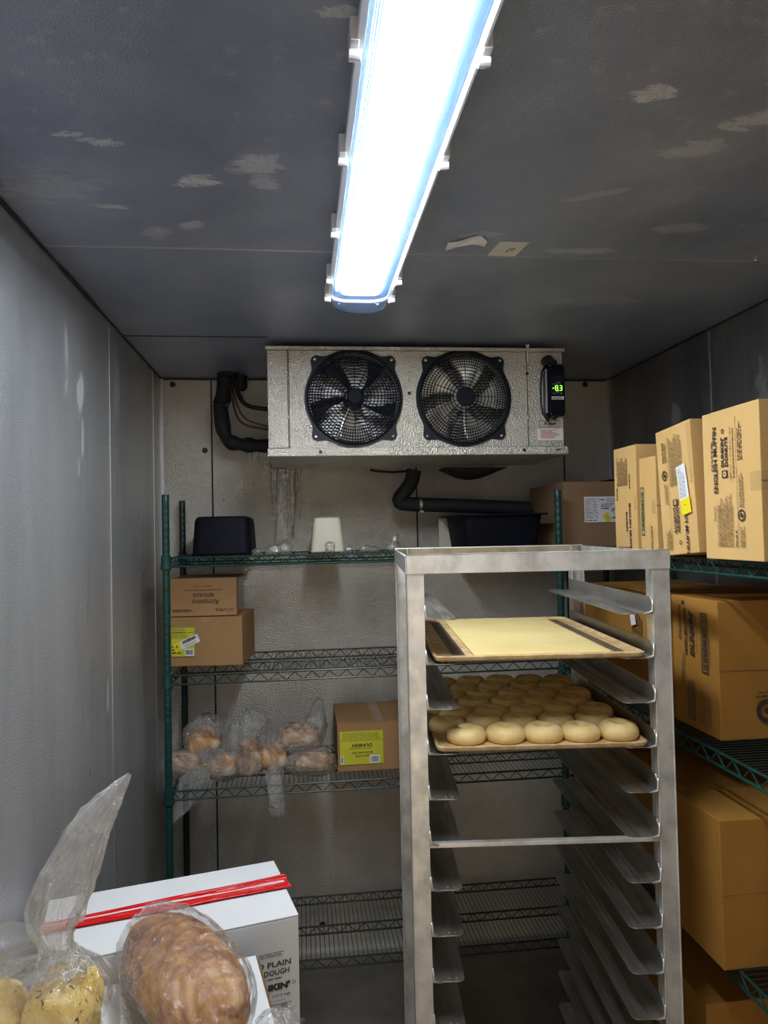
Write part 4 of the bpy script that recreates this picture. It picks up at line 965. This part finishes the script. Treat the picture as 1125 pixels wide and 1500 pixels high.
# ------------------------------------------------------------------ plastic bags and breads
def bag_tube(path, radii, seed, nu=56, crink=.10, flat=1., stick=None):
    """closed-start film around a path. radii: list of (ra, rb)"""
    P = [Vector(p) for p in path]; m = MB(); N = len(P); K = 12*(N-1)+1
    def ev_(L, t):
        t = t*(len(L)-1); i = min(int(t), len(L)-2); f = t-i; p0 = L[max(i-1,0)]; p1 = L[i]; p2 = L[i+1]; p3 = L[min(i+2,len(L)-1)]
        return .5*((2*p1)+(p2-p0)*f+(2*p0-5*p1+4*p2-p3)*f*f+(3*p1-p0-3*p2+p3)*f**3)
    RA = [Vector((a, b, 0)) for a, b in radii]
    rings = []; e1 = None
    for i in range(K):
        t = i/(K-1); p = ev_(P, t); q = ev_(P, min(1, t+.01))-ev_(P, max(0, t-.01)); q.normalize()
        if e1 is None: e1 = q.cross(Vector((0,0,1)) if abs(q.z) < .85 else Vector((0,1,0)))
        e1 = (e1-q*e1.dot(q)).normalized(); e2 = e1.cross(q).normalized(); rr = ev_(RA, t)
        ring = []
        for k in range(nu):
            a = 2*PI*k/nu
            d = e1*math.cos(a)*max(rr.x,.001)+e2*math.sin(a)*max(rr.y,.001)
            ca, sa = math.cos(a), math.sin(a)
            n1 = noise.noise(Vector((ca*2.2+seed, sa*2.2, t*3.5)))
            n2 = 1-2.4*abs(noise.noise(Vector((ca*4.5+seed*2+.5*n1, sa*4.5, t*2.5))))      # long pleats
            n3 = 1-2.6*abs(noise.noise(Vector((ca*7+seed, sa*7, t*16+n1))))                 # cross crumples
            d *= 1+crink*(1.1*n1+.75*n2+.45*n3-.5)
            if t > .72: d += q*((t-.72)/.28)*max(rr.x, rr.y)*.6*noise.noise(Vector((ca*3+seed, sa*3, 9)))
            ring.append(m.bm.verts.new(p+d))
        rings.append(ring)
    for i in range(K-1):
        for k in range(nu): m.bm.faces.new((rings[i][k], rings[i][(k+1)%nu], rings[i+1][(k+1)%nu], rings[i+1][k]))
    m.bm.faces.new(rings[0])
    return m
def loafm(a, b, c_, seed, ridges=0, n1=64, n2=36, amp=.06, flatz=-.6):
    m = MB()
    def fb(i, j):
        th = PI*i/(n1-1); ph = 2*PI*j/n2
        x = -math.cos(th); r = math.sin(th)**.75
        y = r*math.cos(ph); z = r*math.sin(ph)
        k = 1+amp*noise.noise(Vector((x*2.2+seed, y*2, z*2)))+amp*.4*noise.noise(Vector((x*7+seed, y*6, z*6)))
        if ridges: k += .065*abs(math.sin(ridges*(x+.45*z+.2*y)*PI*.5))-.03
        z = max(z, flatz)
        return Vector((x*a*k, y*b*k, z*c_*k))
    m.grid(n1, n2, fb, True); return m
S3 = .8935
# each: x, y, centre height, semi axes, z rotation, film path (relative), radii
GB = 'bagged breads on the third back shelf'
breads = [
 ('loaf farthest left, half behind the green post', (-.428,2.70,.045), (.068,.045,.044), .1, [(-.09,0,.0),(-.05,0,.0),(.02,0,.0),(.07,0,.012),(.095,0,.03)], [(.02,.02),(.05,.048),(.058,.055),(.035,.04),(.02,.03)]),
 ('round loaf leaning up second from left, film falling over the edge', (-.372,2.74,.112), (.062,.052,.055), .5, [(-.01,.04,.075),(0,.02,.05),(.0,0,-.01),(.02,-.08,-.055),(-.005,-.135,-.10),(-.055,-.16,-.17),(-.085,-.165,-.225)], [(.04,.03),(.062,.055),(.066,.055),(.014,.014),(.045,.022),(.030,.010),(.006,.004)]),
 ('small floury low loaf left of the tall narrow one', (-.292,2.665,.043), (.056,.044,.042), -.1, [(-.05,0,.0),(-.03,0,0),(.02,0,.0),(.04,.01,.03),(.035,.03,.09),(.04,.04,.135)], [(.03,.03),(.050,.048),(.052,.048),(.03,.03),(.05,.03),(.04,.012)]),
 ('tall narrow loaf in the middle of the row', (-.198,2.66,.062), (.040,.045,.075), 1.4, [(0,-.03,-.05),(0,-.02,-.02),(0,0,.03),(0,.01,.07),(.01,.02,.11),(.03,.03,.155)], [(.03,.02),(.042,.042),(.045,.045),(.04,.04),(.04,.02),(.045,.01)]),
 ('floury loaf with its film tail hanging below the shelf', (-.118,2.68,.060), (.052,.050,.055), .2, [(0,.03,.08),(0,.02,.05),(0,0,.01),(.01,-.05,-.03),(.012,-.115,-.02),(.018,-.145,-.085),(.022,-.15,-.155)], [(.05,.015),(.06,.05),(.06,.052),(.02,.02),(.03,.018),(.028,.012),(.022,.005)]),
 ('brown crusted long loaf raised at the right', (-.018,2.70,.125), (.074,.048,.044), .15, [(-.09,0,-.02),(-.05,0,-.01),(.02,0,.0),(.055,.01,.03),(.065,.03,.075),(.075,.04,.125)], [(.02,.02),(.055,.050),(.060,.054),(.05,.045),(.055,.025),(.02,.008)]),
 ('pale loaf lying lowest, against the lime label carton', (.030,2.655,.040), (.070,.045,.038), .0, [(-.10,-.01,.0),(-.06,0,.0),(.02,0,.0),(.06,0,.0),(.075,0,.0)], [(.015,.02),(.048,.040),(.055,.046),(.04,.035),(.01,.01)]),
]
for k, (s, p, ax_, rz, path, rad) in enumerate(breads):
    p = (p[0], p[1], S3+p[2])
    o = loafm(*ax_, k*3+1, 0, 36, 24, .12).build('bread_loaf', M['bun'], smooth=True, loc=p, rz=rz); tag(o, 'bagged ' + s, 'bread', GB)
    f = bag_tube(path, rad, k*5+2, 90, .20).build('plastic_bag', M['film3'], smooth=True, loc=p); tag(f, 'clear bag round the ' + s, 'bag', 'clear bread bags on the third back shelf')
    if k in (1, 4):
        y_ = lump('bag_clip', 0, 0, 0, .006, .005, .006, k, M['yellow'], 1, .2, f); q = path[3]; y_.location = (q[0], q[1]-.014, q[2]-.004)

# ------------------------------------------------------------------ white cartons lower left
a1 = math.radians(13.6)
ux = Vector((math.cos(a1), math.sin(a1), 0)); uy = Vector((-math.sin(a1), math.cos(a1), 0))
def whitebox(fr, w, d, z0, h, rz, label, lid=True):
    c, s = math.cos(rz), math.sin(rz); cx = fr[0]-w/2*c-d/2*s; cy = fr[1]-w/2*s+d/2*c
    r = empty('white_carton', (cx, cy, z0), label, 'box', 'white cartons at the lower left', rz)
    m = MB(); m.box(-w/2, w/2, -d/2, d/2, 0, h); m.build('body', M['white_card'], r, bevel=.002); return r
wA, dA, zA = .475, .256, 1.0
wa = whitebox((-.019,1.479), wA, dA, .7515, .2455, a1, 'white bagel dough carton sealed with red tape at the lower left')
def flap(par, x0, x1, y0, y1, z, t, ang, hinge, name='lid_flap', m='white_card'):
    mt = Matrix.Translation((0, hinge, z)) @ Matrix.Rotation(ang, 4, 'X')
    b = MB(); b.box(x0, x1, y0-hinge, y1-hinge, 0, t, mt); return b.build(name, M[m], par, bevel=.0008)
flap(wa, -wA/2, wA/2+.002, .012, dA/2, .2462, .003, -.030, dA/2)
flap(wa, -wA/2, wA/2, -dA/2, .006, .2462, .003, .004, -dA/2)
m = MB(); m.prism([(-wA/2+.0,.0),(wA/2+.012,-.012),(wA/2+.004,.020),(.02,.026),(-wA/2,.026)], lambda x,y: Vector((x,y,.2502)), lambda x,y: Vector((x,y,.2512)))
bm = m.bm
m.bm.free(); m.bm = bmesh.new()
def tp_(i, j):
    x = -wA/2+(wA+.010)*i/60; b = j/10; y = -.018+.038*b*(1+.7*(x+wA/2)/wA)
    z = .2505+.003*abs(math.sin(b*5+x*3+1.2*noise.noise(Vector((x*4,b,0)))))+.001
    return Vector((x, y+.004*noise.noise(Vector((x*6,3,0))), z))
m.grid(61, 11, tp_); o = m.build('red_tape', M['redtape'], wa, smooth=True)
f = Face((0,-dA/2-.001,.2455/2), (1,0,0), (0,0,1))
f.txt('FTO PLAIN', wA/2-.060,.040,.086,.011,0,'ink',.02); f.txt('BAGEL DOUGH', wA/2-.068,.024,.095,.011,0,'ink',.02); f.txt("DUNKIN'", wA/2-.062,-.004,.085,.0135,0,'ink',.06); f.ring(wA/2-.012,-.002,.0025,.0035)
f.txt('29.25 LBS  (13.3 kg)', wA/2-.062,-.022,.085,.006,0,'ink',.01); f.para(wA/2-.10,wA/2-.025,.010,.014,1,0,'ink'); f.para(wA/2-.09,wA/2-.02,.054,.064,3,0,'ink',.0006,.35); f.para(wA/2-.11,wA/2-.015,-.033,-.030,1,0,'ink',.0006,.2,.2); f.para(wA/2-.055,wA/2-.015,-.049,-.037,4,0,'ink',.0006,.4)
f.flush(wa)
for i, z in enumerate((0, .25, .50)):
    r = whitebox((-.022,1.482), .47, .25, z+.0005, .2485, a1, 'plain white carton under the red-taped one, ' + ('on the floor','second up','third up')[i])
# nearer white carton carrying the breads
b1 = math.radians(12.0)
wb = whitebox((-.040,1.128), .44, .30, .7055, .250, b1, 'lower white carton with an open lid flap, under the bagged breads at the lower left')
flap(wb, -.218, .222, -.148, .150, .2508, .0035, .0, .150)
m = MB(); 
def ce(i, j): return Vector((.2225+.0035*j+.0012*noise.noise(Vector((i*.8,j,0))), -.02+.168*i/30, .2508+.0035-.010*j*(.6+.4*noise.noise(Vector((i*.5,0,4))))))
m.grid(31, 3, ce); o = m.build('torn_edge', M['kraft_in'], wb); md = o.modifiers.new('t','SOLIDIFY'); md.thickness = .001
for i, z in enumerate((0, .235, .470)):
    r = whitebox((-.042,1.13), .43, .29, z+.0005, .2335, b1, 'plain white carton under the open-flapped one, ' + ('on the floor','second up','third up')[i])
WT = .9605
# big golden loaf
ll = loafm(.172,.079,.066, 4, 11, 150, 64, .05, -.8)
AX = Vector((.515,-.857,0)); LC = Vector((-.212,1.283,WT+.055))
o = ll.build('bread_loaf', M['loaf'], smooth=True, loc=LC, rz=math.radians(-59)); tag(o, 'big golden brown ridged loaf in a clear bag on the white carton', 'bread')
Zv = Vector((0,0,1))
f = bag_tube([AX*-.175, AX*-.15+Zv*.004, AX*-.09+Zv*.008, AX*.0+Zv*.010, AX*.09+Zv*.006, AX*.15, AX*.188-Zv*.008, AX*.195+Vector((.030,.010,-.022)), AX*.19+Vector((.066,.026,-.026)), AX*.18+Vector((.098,.040,-.026))],
             [(.035,.03),(.060,.052),(.082,.070),(.085,.072),(.080,.066),(.056,.050),(.012,.012),(.028,.018),(.040,.026),(.032,.018)], 11, 150, .085)
o = f.build('plastic_bag', M['film4'], smooth=True, loc=LC); tag(o, 'clear crinkled bag tied round the big golden loaf', 'bag')
y_ = lump('bag_clip', .094,-.166,.006,.007,.006,.006,3, M['yellow'], 1, .2, o)
f = MB()
def sk_(i, j):
    a = i/24; b = j/16
    p = Vector((-.335+.05*a+.02*b, 1.335-.17*a, WT+.004+.075*(1-a*.75)*(1-b)+.004*noise.noise(Vector((a*6,b*4,2)))))
    return p+Vector((.03*b*(1-a), 0, 0))
f.grid(25, 17, sk_); o = f.build('plastic_bag', M['film2'], smooth=True); tag(o, 'loose clear film skirt at the left side of the big golden loaf', 'bag')
# yellow bagels in the twisted bag
for (x, y, rz, a, b, c_, s) in ((-.386,1.215,1.5,.068,.056,.066,'right of the two yellow speckled rolls in the twisted bag'),(-.492,1.195,1.45,.068,.054,.060,'left of the two yellow speckled rolls, cut by the picture edge')):
    o = loafm(a, b, c_, x*10, 2, 60, 44, .07, -.85).build('yellow_roll', M['yellowbun'], smooth=True, loc=(x, y, WT+.057), rz=rz); tag(o, s, 'bread', 'yellow rolls in the twisted bag')
BX, BY = -.40, 1.20
f = bag_tube([(-.155,0,.05),(-.14,0,.052),(-.10,0,.056),(-.03,.005,.060),(.03,.01,.060),(.064,.01,.056),(.078,.01,.052)],
             [(.02,.02),(.052,.048),(.082,.073),(.086,.078),(.084,.078),(.060,.056),(.02,.02)], 23, 130, .05)
o = f.build('plastic_bag', M['film4'], smooth=True, loc=(BX,BY,WT)); tag(o, 'clear bag twisted up into a tall pointed tail above the yellow rolls', 'bag')
f = bag_tube([(.010,.01,.124),(.010,.01,.136),(.010,.005,.154),(.006,.0,.178),(.004,.0,.215),(.035,.0,.275),(.066,.0,.345),(.098,.0,.392),(.122,.0,.424)],
             [(.046,.042),(.030,.028),(.022,.020),(.026,.020),(.038,.022),(.034,.017),(.026,.012),(.015,.008),(.003,.003)], 31, 130, .30)
f.build('twisted_tail', M['film2'], o, smooth=True)
m = MB()
def fl_(i, j):
    a = i/26; b = j/18     # fan from the neck to the left
    x = .010-.20*a; y = .02-.02*a; z = .170+(-.075+.150*b)*(.25+.75*a)-.030*a+.010*noise.noise(Vector((a*5,b*4,7)))
    return Vector((x, y+.014*noise.noise(Vector((a*4,b*5,1))), z))
m.grid(27, 19, fl_); q = m.build('bag_flare', M['film2'], o, smooth=True)
# red printed wrapper peeking in at the bottom edge
f = loafm(.055,.03,.022, 9, 0, 24, 20, .15, -.7); o = f.build('red_wrapper', mat('red_film', (.62,.10,.10), .3), smooth=True, loc=(-.272,1.105,WT+.018), rz=.2); tag(o, 'crumpled red printed wrapper lying at the bottom edge below the big loaf', 'wrapper')
# scrap on the floor under the back shelving
o = lump('paper_scrap', .40, 2.70, 0.0005, .03,.02,.03, 5, M['paper'], 2, .6); tag(o, 'crumpled white scrap on the floor left of the tray rack', 'scrap')
for k, o in enumerate(bpy.data.objects):
    if 'b' in o.keys(): pass
